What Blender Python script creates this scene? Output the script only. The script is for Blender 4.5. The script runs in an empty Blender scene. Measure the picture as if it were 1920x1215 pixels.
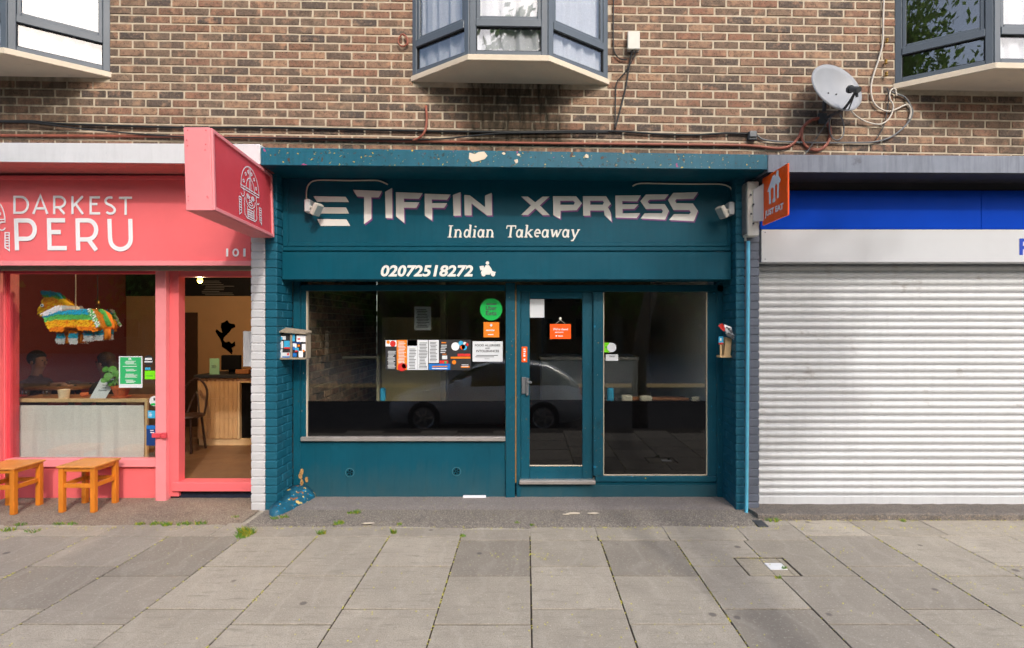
import bpy, bmesh, math, random
from mathutils import Vector, Matrix
from mathutils.geometry import tessellate_polygon
random.seed(11)
SC = bpy.context.scene
COL = SC.collection

# ------------------------------------------------------------------ camera, sky, sun, exposure
H = 1.74            # eye height
D = 5.0             # camera to brick plane (Y = 0)
cam = bpy.data.cameras.new('camera'); camo = bpy.data.objects.new('camera', cam); COL.objects.link(camo)
camo.location = (0, -D, H); camo.rotation_euler = (math.radians(90), 0, 0)
cam.sensor_width = 36; cam.lens = 18.75; cam.shift_x = -27/1920; cam.shift_y = 2.5/1920
cam.clip_start = 0.05; cam.clip_end = 400
SC.camera = camo
SUN = Vector((0.40, -1.0, 0.85)).normalized()
w = bpy.data.worlds.new('World'); SC.world = w; w.use_nodes = True
wn = w.node_tree.nodes; wl = w.node_tree.links
sky = wn.new('ShaderNodeTexSky'); sky.sky_type = 'NISHITA'; sky.sun_disc = False
sky.sun_elevation = math.asin(SUN.z); sky.sun_rotation = math.atan2(SUN.x, SUN.y)
sky.air_density = 1.0; sky.dust_density = 3.2; sky.ozone_density = 1.0
wl.new(sky.outputs[0], wn['Background'].inputs[0]); wn['Background'].inputs[1].default_value = 0.15
sl = bpy.data.lights.new('sun', 'SUN'); so = bpy.data.objects.new('sun', sl); COL.objects.link(so)
sl.energy = 0.62; sl.angle = math.radians(1.6); sl.color = (1.0, 0.97, 0.93)
so.location = SUN*30; so.rotation_euler = SUN.to_track_quat('Z', 'Y').to_euler()
SC.view_settings.view_transform = 'Standard'; SC.view_settings.look = 'None'
SC.view_settings.exposure = 1.3; SC.view_settings.gamma = 1
SC.cycles.use_denoising = True; SC.cycles.denoising_prefilter = 'FAST'
SC.cycles.max_bounces = 8; SC.cycles.diffuse_bounces = 4; SC.cycles.transparent_max_bounces = 16
SC.cycles.caustics_reflective = False; SC.cycles.caustics_refractive = False

# ------------------------------------------------------------------ helpers
def X(px, Y=0.0): return (px-987)*(D+Y)/1000
def Z(py, Y=0.0): return H+(610-py)*(D+Y)/1000
def GY(py): return 1000*H/(py-610)-D
TILT = 0.0157
def tz(x): return -TILT*(x+0.135)
def C(r, g, b):
    def f(c):
        c /= 255.0
        return c/12.92 if c <= 0.04045 else ((c+0.055)/1.055)**2.4
    return (f(r), f(g), f(b), 1)

def nd(nt, t, **kw):
    n = nt.nodes.new(t)
    for k, v in kw.items(): setattr(n, k, v)
    return n
MATS = {}
def mixc(nt, a, b, fac, mode='MIX'):
    m = nd(nt, 'ShaderNodeMix', data_type='RGBA', blend_type=mode)
    for i, v in ((0, fac), (6, a), (7, b)):
        if hasattr(v, 'node'): nt.links.new(v, m.inputs[i])
        else: m.inputs[i].default_value = v
    return m.outputs[2]
def ramp(nt, src, p0, p1, c0=(0,0,0,1), c1=(1,1,1,1)):
    r = nd(nt, 'ShaderNodeValToRGB'); nt.links.new(src, r.inputs[0])
    r.color_ramp.elements[0].position = p0; r.color_ramp.elements[0].color = c0
    r.color_ramp.elements[1].position = p1; r.color_ramp.elements[1].color = c1
    return r.outputs[0]
def noise(nt, vec, scale, detail=3, rough=0.6, stretch=None):
    n = nd(nt, 'ShaderNodeTexNoise'); n.inputs['Scale'].default_value = scale
    n.inputs['Detail'].default_value = detail; n.inputs['Roughness'].default_value = rough
    if stretch:
        m = nd(nt, 'ShaderNodeMapping'); m.inputs['Scale'].default_value = stretch
        nt.links.new(vec, m.inputs[0]); vec = m.outputs[0]
    nt.links.new(vec, n.inputs['Vector']); return n.outputs[0]
def newmat(name):
    m = bpy.data.materials.new(name); m.use_nodes = True
    nt = m.node_tree; b = nt.nodes['Principled BSDF']
    g = nd(nt, 'ShaderNodeNewGeometry'); return m, nt, b, g.outputs['Position']
def pm(name, col, rough=0.6, var=0.12, vs=2.0, bump=0.15, bs=60, chips=(), metal=0.0, dirt=None, streak=0, emit=None, spec=0.4, coat=0, fine=0.0):
    """painted / plain surface: colour with broad variation, fine relief, flaked spots and dirt"""
    if name in MATS: return MATS[name]
    m, nt, b, P = newmat(name)
    c0 = tuple(max(0, x*(1-var)) for x in col[:3])+(1,); c1 = tuple(min(1, x*(1+var)) for x in col[:3])+(1,)
    n1 = noise(nt, P, vs, 5, 0.65)
    c = mixc(nt, c0, c1, ramp(nt, n1, 0.3, 0.7))
    if fine:
        nf = noise(nt, P, 220, 2, 0.6)
        c = mixc(nt, c, tuple(x*(1-fine) for x in col[:3])+(1,), ramp(nt, nf, 0.45, 0.7))
    if streak:
        ns = noise(nt, P, 1.0, 4, 0.7, stretch=(24, 24, 1.6))
        c = mixc(nt, c, tuple(x*(1-streak) for x in col[:3])+(1,), ramp(nt, ns, 0.45, 0.75))
    if dirt:
        dn = noise(nt, P, dirt[1], 6, 0.75)
        c = mixc(nt, c, dirt[0], ramp(nt, dn, dirt[2], dirt[2]+0.14))
    hgt = None
    for (cc, sc_, th) in chips:
        cn = noise(nt, P, sc_, 3, 0.55)
        k = ramp(nt, cn, th, th+0.012)
        c = mixc(nt, c, cc, k)
    nt.links.new(c, b.inputs['Base Color'])
    rn = noise(nt, P, 7, 3)
    mr = nd(nt, 'ShaderNodeMapRange'); nt.links.new(rn, mr.inputs[0])
    mr.inputs[3].default_value = max(0.01, rough-0.12); mr.inputs[4].default_value = min(1, rough+0.12)
    nt.links.new(mr.outputs[0], b.inputs['Roughness'])
    b.inputs['Metallic'].default_value = metal; b.inputs['Specular IOR Level'].default_value = spec
    if coat: b.inputs['Coat Weight'].default_value = coat; b.inputs['Coat Roughness'].default_value = 0.08
    if bump:
        bn = noise(nt, P, bs, 4, 0.6)
        bb = nd(nt, 'ShaderNodeBump'); bb.inputs['Strength'].default_value = bump; bb.inputs['Distance'].default_value = 0.004
        nt.links.new(bn, bb.inputs['Height']); nt.links.new(bb.outputs[0], b.inputs['Normal'])
    if emit:
        b.inputs['Emission Color'].default_value = emit[0]; b.inputs['Emission Strength'].default_value = emit[1]
    MATS[name] = m; return m

def brick_mat(name, source):
    """speckled multi-stock brick; colour from the object's colour, or per island for joined bricks"""
    m, nt, b, P = newmat(name)
    if source == 'object':
        oi = nd(nt, 'ShaderNodeObjectInfo'); r = oi.outputs['Random']
    else:
        g2 = nd(nt, 'ShaderNodeNewGeometry'); r = g2.outputs['Random Per Island']
    cr = nd(nt, 'ShaderNodeValToRGB'); nt.links.new(r, cr.inputs[0]); cr.color_ramp.interpolation = 'CONSTANT'
    cols = [(126,101,84), (140,106,88), (112,95,82), (150,119,98), (94,83,76), (136,101,82), (122,102,87), (84,76,72), (144,105,86), (130,109,92), (164,131,106), (108,92,81)]
    el = cr.color_ramp.elements
    while len(el) < len(cols): el.new(0.5)
    for i, c in enumerate(cols): el[i].position = i/len(cols); el[i].color = C(*c)
    n1 = noise(nt, P, 17, 5, 0.75)
    c = mixc(nt, cr.outputs[0], C(78, 68, 60), ramp(nt, n1, 0.46, 0.68))
    n3 = noise(nt, P, 9, 3, 0.6)
    c = mixc(nt, c, C(178, 132, 104), ramp(nt, n3, 0.54, 0.76))
    n4 = noise(nt, P, 45, 4, 0.7)
    c = mixc(nt, c, C(128, 107, 90), ramp(nt, n4, 0.5, 0.66))
    n2 = noise(nt, P, 75, 3, 0.7)                                   # burnt specks and pits
    c = mixc(nt, c, C(40, 33, 30), ramp(nt, n2, 0.60, 0.66))
    n5 = noise(nt, P, 4.5, 6, 0.75)                                 # limey bloom left by the mortar
    c = mixc(nt, c, C(170, 148, 124), ramp(nt, n5, 0.50, 0.78, (0,0,0,1), (0.62,0.62,0.62,1)))
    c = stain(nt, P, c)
    nt.links.new(c, b.inputs['Base Color']); b.inputs['Roughness'].default_value = 0.88
    b.inputs['Specular IOR Level'].default_value = 0.2
    bb = nd(nt, 'ShaderNodeBump'); bb.inputs['Strength'].default_value = 0.35; bb.inputs['Distance'].default_value = 0.004
    nt.links.new(noise(nt, P, 110, 4, 0.7), bb.inputs['Height']); nt.links.new(bb.outputs[0], b.inputs['Normal'])
    return m
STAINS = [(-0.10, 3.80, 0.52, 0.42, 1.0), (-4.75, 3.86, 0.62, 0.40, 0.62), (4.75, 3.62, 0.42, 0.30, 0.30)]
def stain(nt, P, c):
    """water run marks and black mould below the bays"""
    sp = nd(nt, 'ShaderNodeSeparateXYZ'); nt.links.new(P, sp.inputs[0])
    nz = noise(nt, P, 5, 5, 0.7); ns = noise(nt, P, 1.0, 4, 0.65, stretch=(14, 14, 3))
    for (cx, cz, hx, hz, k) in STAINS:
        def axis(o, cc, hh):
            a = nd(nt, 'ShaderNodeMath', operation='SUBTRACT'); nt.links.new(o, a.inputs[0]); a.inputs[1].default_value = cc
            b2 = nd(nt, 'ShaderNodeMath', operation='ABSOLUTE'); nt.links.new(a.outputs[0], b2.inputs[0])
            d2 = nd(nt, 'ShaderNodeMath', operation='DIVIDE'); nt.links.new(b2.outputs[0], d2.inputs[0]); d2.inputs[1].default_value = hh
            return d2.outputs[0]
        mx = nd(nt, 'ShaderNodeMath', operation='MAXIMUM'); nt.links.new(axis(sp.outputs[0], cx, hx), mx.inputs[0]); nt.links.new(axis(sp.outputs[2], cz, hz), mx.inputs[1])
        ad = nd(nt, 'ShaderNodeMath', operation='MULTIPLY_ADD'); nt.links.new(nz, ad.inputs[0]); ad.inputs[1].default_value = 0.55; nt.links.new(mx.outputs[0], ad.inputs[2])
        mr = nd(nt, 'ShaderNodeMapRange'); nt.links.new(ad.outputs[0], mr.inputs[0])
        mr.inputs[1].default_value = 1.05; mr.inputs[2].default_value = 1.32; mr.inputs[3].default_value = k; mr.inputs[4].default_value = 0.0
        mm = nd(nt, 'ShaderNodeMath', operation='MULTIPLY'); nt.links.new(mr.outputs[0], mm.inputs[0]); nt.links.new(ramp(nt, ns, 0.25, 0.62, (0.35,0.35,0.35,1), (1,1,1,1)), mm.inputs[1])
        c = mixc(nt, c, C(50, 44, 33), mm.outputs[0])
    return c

def glass_mat(name, tint=(0.93, 0.96, 0.95, 1), ior=1.55, rough=0.0):
    if name in MATS: return MATS[name]
    m = bpy.data.materials.new(name); m.use_nodes = True; nt = m.node_tree
    nt.nodes.remove(nt.nodes['Principled BSDF'])
    t = nd(nt, 'ShaderNodeBsdfTransparent'); t.inputs[0].default_value = tint
    g = nd(nt, 'ShaderNodeBsdfGlossy'); g.inputs['Roughness'].default_value = rough
    f = nd(nt, 'ShaderNodeFresnel'); gg = nd(nt, 'ShaderNodeNewGeometry')
    mr = nd(nt, 'ShaderNodeMapRange'); nt.links.new(gg.outputs['Backfacing'], mr.inputs[0])     # same index seen from either face of the pane
    mr.inputs[3].default_value = ior; mr.inputs[4].default_value = 1/ior; nt.links.new(mr.outputs[0], f.inputs[0])
    mx = nd(nt, 'ShaderNodeMixShader'); nt.links.new(f.outputs[0], mx.inputs[0]); nt.links.new(t.outputs[0], mx.inputs[1]); nt.links.new(g.outputs[0], mx.inputs[2])
    nt.links.new(mx.outputs[0], nt.nodes['Material Output'].inputs[0]); MATS[name] = m; return m
def cloth_mat(name, col, alpha=0.0, trans=0.4):
    if name in MATS: return MATS[name]
    m = bpy.data.materials.new(name); m.use_nodes = True; nt = m.node_tree
    nt.nodes.remove(nt.nodes['Principled BSDF'])
    d = nd(nt, 'ShaderNodeBsdfDiffuse'); d.inputs[0].default_value = col
    t = nd(nt, 'ShaderNodeBsdfTranslucent'); t.inputs[0].default_value = col
    p = nd(nt, 'ShaderNodeBsdfTransparent')
    a = nd(nt, 'ShaderNodeMixShader'); a.inputs[0].default_value = trans
    nt.links.new(d.outputs[0], a.inputs[1]); nt.links.new(t.outputs[0], a.inputs[2])
    b = nd(nt, 'ShaderNodeMixShader'); b.inputs[0].default_value = alpha
    g = nd(nt, 'ShaderNodeNewGeometry'); nz = noise(nt, g.outputs['Position'], 1.0, 3, 0.6, stretch=(30, 30, 70))
    cc = mixc(nt, col, tuple(x*0.93 for x in col[:3])+(1,), ramp(nt, nz, 0.4, 0.66)); nt.links.new(cc, d.inputs[0])
    nt.links.new(a.outputs[0], b.inputs[1]); nt.links.new(p.outputs[0], b.inputs[2])
    nt.links.new(b.outputs[0], nt.nodes['Material Output'].inputs[0]); MATS[name] = m; return m

def wloc(o):
    v = Vector((0, 0, 0))
    while o is not None: v += o.location; o = o.parent
    return v
def tag(o, label=None, cat=None, group=None, kind=None):
    if label: o['label'] = label
    if cat: o['category'] = cat
    if group: o['group'] = group
    if kind: o['kind'] = kind
    return o
def thing(name, loc, label, cat, group=None):
    o = bpy.data.objects.new(name, None); COL.objects.link(o); o.location = loc; o.empty_display_size = 0.1
    return tag(o, label, cat, group)
def mk(name, bm, mat, parent=None, smooth=False, recalc=True):
    if recalc: bmesh.ops.recalc_face_normals(bm, faces=bm.faces)
    if bm.verts:
        xs = [v.co for v in bm.verts]
        o0 = Vector(((min(v.x for v in xs)+max(v.x for v in xs))/2, (min(v.y for v in xs)+max(v.y for v in xs))/2, min(v.z for v in xs)))
        for v in bm.verts: v.co -= o0
    else: o0 = Vector()
    me = bpy.data.meshes.new(name); bm.to_mesh(me); bm.free()
    for mm in (mat if isinstance(mat, (list, tuple)) else [mat]): me.materials.append(mm)
    if smooth:
        for p in me.polygons: p.use_smooth = True
    o = bpy.data.objects.new(name, me); COL.objects.link(o)
    if parent is not None: o.parent = parent; o.location = o0-wloc(parent)
    else: o.location = o0
    return o
def inst(src, parent, loc, rot=(0, 0, 0), name=None):
    o = src.copy(); COL.objects.link(o); o.name = name or src.name.split('.')[0]
    o.parent = parent; o.location = Vector(loc)-wloc(parent) if parent else loc; o.rotation_euler = rot
    return o
def BM(): return bmesh.new()
def hexa(bm, p, bev=0, mi=0):
    """p: eight corners, four below then four above, each ring in order"""
    vs = [bm.verts.new(q) for q in p]
    fs = [bm.faces.new([vs[i] for i in f]) for f in ((0,3,2,1), (4,5,6,7), (0,1,5,4), (1,2,6,5), (2,3,7,6), (3,0,4,7))]
    for f in fs: f.material_index = mi
    if bev:
        es = list({e for f in fs for e in f.edges})
        r = bmesh.ops.bevel(bm, geom=es, offset=bev, segments=1, affect='EDGES', profile=0.5)
        for f in r['faces']: f.material_index = mi
    return vs
def box(bm, x0, x1, y0, y1, z0, z1, bev=0, mi=0):
    return hexa(bm, [(x0,y0,z0),(x1,y0,z0),(x1,y1,z0),(x0,y1,z0),(x0,y0,z1),(x1,y0,z1),(x1,y1,z1),(x0,y1,z1)], bev, mi)
def boxo(name, mat, parent, *a, bev=0.003, **k):
    bm = BM(); box(bm, *a, bev=bev); return mk(name, bm, mat, parent, **k)
def pxbox(name, mat, parent, px0, px1, py0, py1, Y, depth, bev=0.003):
    """box whose front face at depth Y covers the given photo rectangle"""
    return boxo(name, mat, parent, X(px0, Y), X(px1, Y), Y, Y+depth, Z(py1, Y), Z(py0, Y), bev=bev)
def polysheet(bm, loops, Y, f=None, mi=0):
    """flat sheet from 2-D loops (outer then holes) in the X-Z plane at Y"""
    f = f or (lambda x, z: (x, Y, z))
    vec = [[Vector((x, z, 0)) for x, z in l] for l in loops]
    flat = [bm.verts.new(f(p.x, p.y)) for l in vec for p in l]
    for t in tessellate_polygon(vec):
        try:
            fc = bm.faces.new([flat[i] for i in t]); fc.material_index = mi
        except ValueError: pass
RIB = [0]
def ribbon(bm, pts, wd, f, closed=False, mi=0, nrm=(0, -1, 0)):
    """flat stroke of constant width along 2-D points; f maps (x, z) to 3-D"""
    pts = [Vector(p) for p in pts]; pts = [p for i, p in enumerate(pts) if i == 0 or (p-pts[i-1]).length > 1e-7]
    if closed and (pts[0]-pts[-1]).length < 1e-7: pts.pop()
    n = len(pts); L = []; R = []
    for i, p in enumerate(pts):
        a = pts[i-1] if (i > 0 or closed) else None; b = pts[(i+1) % n] if (i < n-1 or closed) else None
        d1 = (p-a).normalized() if a is not None else None; d2 = (b-p).normalized() if b is not None else None
        d1 = d1 or d2; d2 = d2 or d1
        n1 = Vector((-d1.y, d1.x)); n2 = Vector((-d2.y, d2.x)); mv = n1+n2
        if mv.length < 0.3: mv = n1
        mv.normalize(); k = 1/max(0.5, mv.dot(n1))
        lift = Vector(nrm)*(RIB[0] % 9)*0.0003                      # crossing strokes never share a plane
        L.append(bm.verts.new(Vector(f(*(p+mv*wd/2*k)))+lift)); R.append(bm.verts.new(Vector(f(*(p-mv*wd/2*k)))+lift))
    RIB[0] += 1
    for i in range(n if closed else n-1):
        j = (i+1) % n
        fc = bm.faces.new((L[i], L[j], R[j], R[i])); fc.material_index = mi
def arc(cx, cy, rx, ry, a0, a1, n=10):
    return [(cx+rx*math.cos(math.radians(a0+(a1-a0)*i/n)), cy+ry*math.sin(math.radians(a0+(a1-a0)*i/n))) for i in range(n+1)]
def catmull(pts, k=6):
    pts = [Vector(p) for p in pts]
    if len(pts) < 3: return pts
    out = []
    for i in range(len(pts)-1):
        p0 = pts[max(0, i-1)]; p1 = pts[i]; p2 = pts[i+1]; p3 = pts[min(len(pts)-1, i+2)]
        for j in range(k):
            t = j/k
            out.append(0.5*((2*p1)+(p2-p0)*t+(2*p0-5*p1+4*p2-p3)*t*t+(3*p1-p0-3*p2+p3)*t**3))
    return out+[pts[-1]]
def tube(bm, pts, r, sides=8, smooth=True, k=5, mi=0, r1=None):
    P = catmull(pts, k) if smooth else [Vector(p) for p in pts]
    up = Vector((0, 0, 1)); rings = []; nrm = None
    for i, p in enumerate(P):
        t = (P[min(i+1, len(P)-1)]-P[max(i-1, 0)]).normalized()
        if nrm is None: nrm = t.cross(up if abs(t.z) < 0.9 else Vector((1, 0, 0))).normalized()
        else:
            nrm = (nrm-t*nrm.dot(t)); nrm = nrm.normalized() if nrm.length > 1e-5 else t.orthogonal().normalized()
        b = t.cross(nrm); rr = r if r1 is None else r+(r1-r)*i/(len(P)-1)
        rings.append([bm.verts.new(p+(nrm*math.cos(a)+b*math.sin(a))*rr) for a in [2*math.pi*s/sides for s in range(sides)]])
    for i in range(len(rings)-1):
        for s in range(sides):
            f = bm.faces.new((rings[i][s], rings[i][(s+1) % sides], rings[i+1][(s+1) % sides], rings[i+1][s])); f.material_index = mi
    for rg in (rings[0][::-1], rings[-1]):
        f = bm.faces.new(rg); f.material_index = mi
def lathe(bm, prof, c, n=20, mi=0):
    """prof: (radius, z) from bottom to top, about a vertical axis through c"""
    rings = [[bm.verts.new((c[0]+r*math.cos(2*math.pi*i/n), c[1]+r*math.sin(2*math.pi*i/n), c[2]+z)) for i in range(n)] for r, z in prof]
    for a, b in zip(rings, rings[1:]):
        for i in range(n):
            f = bm.faces.new((a[i], a[(i+1) % n], b[(i+1) % n], b[i])); f.material_index = mi
    for rg in (rings[0][::-1], rings[-1]):
        f = bm.faces.new(rg); f.material_index = mi
def disc(bm, c, r, Y, n=28, mi=0, ry=None):
    f = bm.faces.new([bm.verts.new((c[0]+r*math.cos(2*math.pi*i/n), Y, c[1]+(ry or r)*math.sin(2*math.pi*i/n))) for i in range(n)]); f.material_index = mi
def ellipsoid(bm, c, r, u=16, v=10, mi=0, rot=None):
    M = Matrix.Translation(c) @ (rot.to_4x4() if rot else Matrix.Identity(4)) @ Matrix.Diagonal((*r, 1))
    g = bmesh.ops.create_uvsphere(bm, u_segments=u, v_segments=v, radius=1, matrix=M)
    for vv in g['verts']:
        for f in vv.link_faces: f.material_index = mi
FONT = None
def text_tris(s, bold=0.0, shear=0.0):
    cu = bpy.data.curves.new('t', 'FONT'); cu.body = s; cu.offset = bold; cu.shear = shear; cu.resolution_u = 3; cu.size = 1
    o = bpy.data.objects.new('t', cu); COL.objects.link(o)
    bpy.context.view_layer.update()
    me = bpy.data.meshes.new_from_object(o.evaluated_get(bpy.context.evaluated_depsgraph_get()))
    vs = [v.co.copy() for v in me.vertices]; fs = [tuple(p.vertices) for p in me.polygons]
    bpy.data.objects.remove(o); bpy.data.curves.remove(cu); bpy.data.meshes.remove(me)
    return vs, fs
def fit_text(bm, s, x0, x1, z0, z1, f, bold=0.0, shear=0.0, mi=0):
    vs, fs = text_tris(s, bold, shear)
    ax = min(v.x for v in vs); bx_ = max(v.x for v in vs); ay = min(v.y for v in vs); by = max(v.y for v in vs)
    nv = [bm.verts.new(f(x0+(v.x-ax)/(bx_-ax)*(x1-x0), z0+(v.y-ay)/(by-ay)*(z1-z0))) for v in vs]
    for t in fs:
        try: fc = bm.faces.new([nv[i] for i in t]); fc.material_index = mi
        except ValueError: pass
def pxtext(name, s, px0, px1, py0, py1, Y, mat, parent, bold=0.0, shear=0.0):
    bm = BM(); fit_text(bm, s, X(px0, Y), X(px1, Y), Z(py1, Y), Z(py0, Y), lambda x, z: (x, Y, z), bold, shear)
    return mk(name, bm, mat, parent)

# ------------------------------------------------------------------ materials
M = {}
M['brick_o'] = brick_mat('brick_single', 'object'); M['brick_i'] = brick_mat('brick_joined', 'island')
mm, nt_, b_, P_ = newmat('mortar'); c_ = mixc(nt_, C(174,160,138), C(200,187,165), ramp(nt_, noise(nt_, P_, 14, 4), 0.3, 0.7))
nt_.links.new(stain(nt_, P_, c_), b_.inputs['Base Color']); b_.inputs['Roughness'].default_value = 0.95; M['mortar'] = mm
YEL = C(214, 172, 40); PUR = C(150, 70, 120); LBL = C(20, 120, 160); CRM = C(200, 190, 170)
TEAL = C(2, 76, 94)
M['teal'] = pm('teal_paint', TEAL, 0.45, 0.10, 1.6, 0.12, 30, streak=0.10, dirt=(C(24,80,92), 3.0, 0.60), spec=0.25)
M['teal_worn'] = pm('teal_paint_worn', TEAL, 0.45, 0.12, 2.0, 0.2, 40, chips=((LBL, 20, 0.71), (CRM, 50, 0.72), (YEL, 44, 0.735), (C(110,80,50), 26, 0.725)), dirt=(C(14,56,66), 5.0, 0.62))
M['teal_chip'] = pm('teal_paint_flaking', C(20, 92, 112), 0.5, 0.16, 2.4, 0.25, 50, chips=((C(70,60,54), 24, 0.66), (PUR, 13, 0.70), (YEL, 40, 0.675), (C(24,60,68), 30, 0.65), (C(196,190,172), 50, 0.715)), streak=0.25)
M['teal_brick'] = pm('teal_painted_brick', C(17, 88, 108), 0.5, 0.12, 7, 0.5, 90, chips=((C(150,170,170), 42, 0.77),), dirt=(C(14,64,76), 7, 0.6))
M['white_brick'] = pm('white_painted_brick', C(196, 195, 196), 0.6, 0.05, 6, 0.5, 90, dirt=(C(176,172,170), 9, 0.62))
M['grey_brick'] = pm('grey_painted_brick', C(92, 98, 110), 0.6, 0.12, 6, 0.5, 90, dirt=(C(58,62,70), 9, 0.60))
M['pink'] = pm('pink_paint', C(238, 112, 116), 0.42, 0.05, 1.4, 0.06, 40, dirt=(C(206,84,92), 2.4, 0.66))
M['pink_lt'] = pm('pale_pink_paint', C(236, 142, 146), 0.5, 0.07, 2.0, 0.15, 60, dirt=(C(204,106,110), 8, 0.66), chips=((C(150,70,74), 60, 0.78),))
M['pink_dk'] = pm('deep_pink_paint', C(216, 74, 84), 0.45, 0.06, 2.0, 0.1, 60)
M['white_conc'] = pm('white_painted_concrete', C(206, 207, 210), 0.7, 0.05, 3, 0.25, 50, streak=0.07, dirt=(C(190,188,186), 5, 0.68))
M['pink_soffit'] = pm('pink_painted_soffit', C(196, 112, 108), 0.7, 0.08, 2, 0.2, 40)
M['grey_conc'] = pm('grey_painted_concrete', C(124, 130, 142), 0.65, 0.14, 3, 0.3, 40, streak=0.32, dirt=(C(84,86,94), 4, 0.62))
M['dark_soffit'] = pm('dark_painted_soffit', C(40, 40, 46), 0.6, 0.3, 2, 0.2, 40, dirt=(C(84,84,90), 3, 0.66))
M['cream_conc'] = pm('cream_painted_concrete', C(214, 200, 178), 0.75, 0.06, 3, 0.2, 60, dirt=(C(176,160,136), 6, 0.64))
M['anthracite'] = pm('grey_window_aluminium', C(86, 95, 104), 0.4, 0.06, 3, 0.03, 60)
M['gasket'] = pm('black_rubber', C(22, 24, 28), 0.7, 0.1, 4, 0)
M['letter'] = pm('cream_white_lettering', C(226, 224, 218), 0.5, 0.04, 5, 0)
M['letter_sh'] = pm('purple_lettering_edge', C(122, 70, 128), 0.5, 0.05, 5, 0)
M['white'] = pm('white_print', C(236, 236, 240), 0.5, 0.02, 5, 0)
M['paper'] = pm('white_paper', C(214, 218, 222), 0.7, 0.03, 5, 0)
M['ink'] = pm('grey_ink', C(70, 74, 80), 0.7, 0.05, 5, 0)
M['black'] = pm('black_film', C(7, 7, 8), 0.6, 0.2, 3, 0, spec=0.15)
M['orange'] = pm('orange_print', C(250, 92, 16), 0.45, 0.03, 5, 0)
M['orange2'] = pm('amber_print', C(232, 128, 28), 0.5, 0.05, 5, 0)
M['blue_sign'] = pm('blue_sign_panel', C(0, 60, 172), 0.5, 0.06, 1.2, 0.02, 20, spec=0.06)
M['white_sign'] = pm('white_sign_panel', C(194, 196, 198), 0.4, 0.02, 1.2, 0.02, 20)
M['blue_ink'] = pm('blue_lettering', C(20, 60, 170), 0.5, 0.03, 5, 0)
M['shutter'] = pm('white_coated_steel', C(204, 206, 207), 0.42, 0.05, 1.5, 0.05, 30, dirt=(C(158,152,146), 3.5, 0.60), streak=0.14, fine=0.05)
M['steel'] = pm('brushed_steel', C(178, 180, 182), 0.34, 0.06, 5, 0.05, 80, metal=0.9)
M['alu'] = pm('worn_aluminium', C(196, 190, 184), 0.4, 0.10, 8, 0.1, 60, metal=0.7, dirt=(C(140,128,116), 10, 0.62))
M['slab'] = None
M['dish'] = pm('grey_dish_enamel', C(146, 149, 153), 0.45, 0.06, 6, 0.05, 60, dirt=(C(130,126,120), 9, 0.66))
M['dkplastic'] = pm('dark_grey_plastic', C(66, 68, 70), 0.6, 0.2, 20, 0.1, 60)
M['blackcable'] = pm('black_cable', C(38, 40, 42), 0.55, 0.2, 9, 0.1, 60)
M['greycable'] = pm('grey_cable', C(112, 114, 116), 0.55, 0.2, 9, 0.1, 60)
M['whitecable'] = pm('off_white_cable', C(206, 198, 184), 0.55, 0.08, 9, 0.1, 60)
M['copper'] = pm('red_brown_pipe', C(150, 84, 66), 0.5, 0.18, 8, 0.15, 60, dirt=(C(98,60,50), 10, 0.6))
M['ltblue'] = pm('light_blue_painted_pipe', C(92, 178, 206), 0.45, 0.12, 6, 0.1, 40, dirt=(C(50,130,160), 6, 0.62))
M['offwhite_metal'] = pm('dirty_white_metal', C(206, 204, 194), 0.55, 0.06, 6, 0.1, 40, dirt=(C(134,122,100), 8, 0.66))
M['lens'] = pm('flood_lens', C(150, 160, 160), 0.15, 0.1, 20, 0)
M['stool'] = pm('orange_varnished_wood', C(214, 126, 36), 0.38, 0.18, 3, 0.06, 50, streak=0.18)
M['stool_top'] = pm('worn_varnished_top', C(214, 140, 66), 0.42, 0.12, 6, 0.06, 50, dirt=(C(180,106,44), 6, 0.58))
M['palewood'] = pm('pale_pine', C(222, 188, 140), 0.5, 0.08, 5, 0.06, 50, streak=0.12)
M['brownwood'] = pm('brown_wood', C(150, 96, 56), 0.5, 0.15, 4, 0.08, 50, streak=0.25)
M['floorwood'] = pm('worn_floorboards', C(118, 86, 60), 0.55, 0.18, 3, 0.1, 40, dirt=(C(100,72,52), 5, 0.56))
M['beige'] = pm('beige_plaster', C(200, 160, 116), 0.8, 0.05, 2, 0.1, 30)
M['redwall'] = pm('oxblood_wall', C(132, 52, 48), 0.7, 0.08, 2, 0.1, 30)
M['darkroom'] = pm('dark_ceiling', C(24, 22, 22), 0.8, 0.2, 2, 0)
M['tile'] = pm('tan_glazed_tile', C(206, 164, 116), 0.35, 0.12, 8, 0.05, 40)
M['grout'] = pm('pale_grout', C(222, 196, 160), 0.9, 0.05, 8, 0)
M['terracotta'] = pm('terracotta', C(196, 98, 52), 0.7, 0.1, 10, 0.1, 60)
M['leaf'] = pm('plant_leaf', C(86, 150, 44), 0.5, 0.25, 20, 0)
M['bulb'] = pm('lit_bulb', C(255, 210, 90), 0.3, 0, 1, 0, emit=((1.0, 0.62, 0.12, 1), 1.6))
M['clearbulb'] = glass_mat('clear_bulb_glass', (0.9, 0.88, 0.8, 1), 1.6)
M['brass'] = pm('brass_cap', C(150, 120, 60), 0.4, 0.1, 10, 0, metal=0.8)
M['glass'] = glass_mat('window_glass', (0.92, 0.94, 0.92, 1), 1.8)
M['upglass'] = glass_mat('upper_window_glass', (0.92, 0.93, 0.94, 1), 1.85)
M['curtain'] = cloth_mat('white_net_curtain', (0.80, 0.81, 0.825, 1), 0.03, 0.15)
M['linen'] = cloth_mat('white_linen', (0.95, 0.94, 0.92, 1), 0.05, 0.15)
M['green'] = pm('green_print', C(52, 172, 104), 0.5, 0.03, 5, 0)
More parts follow.
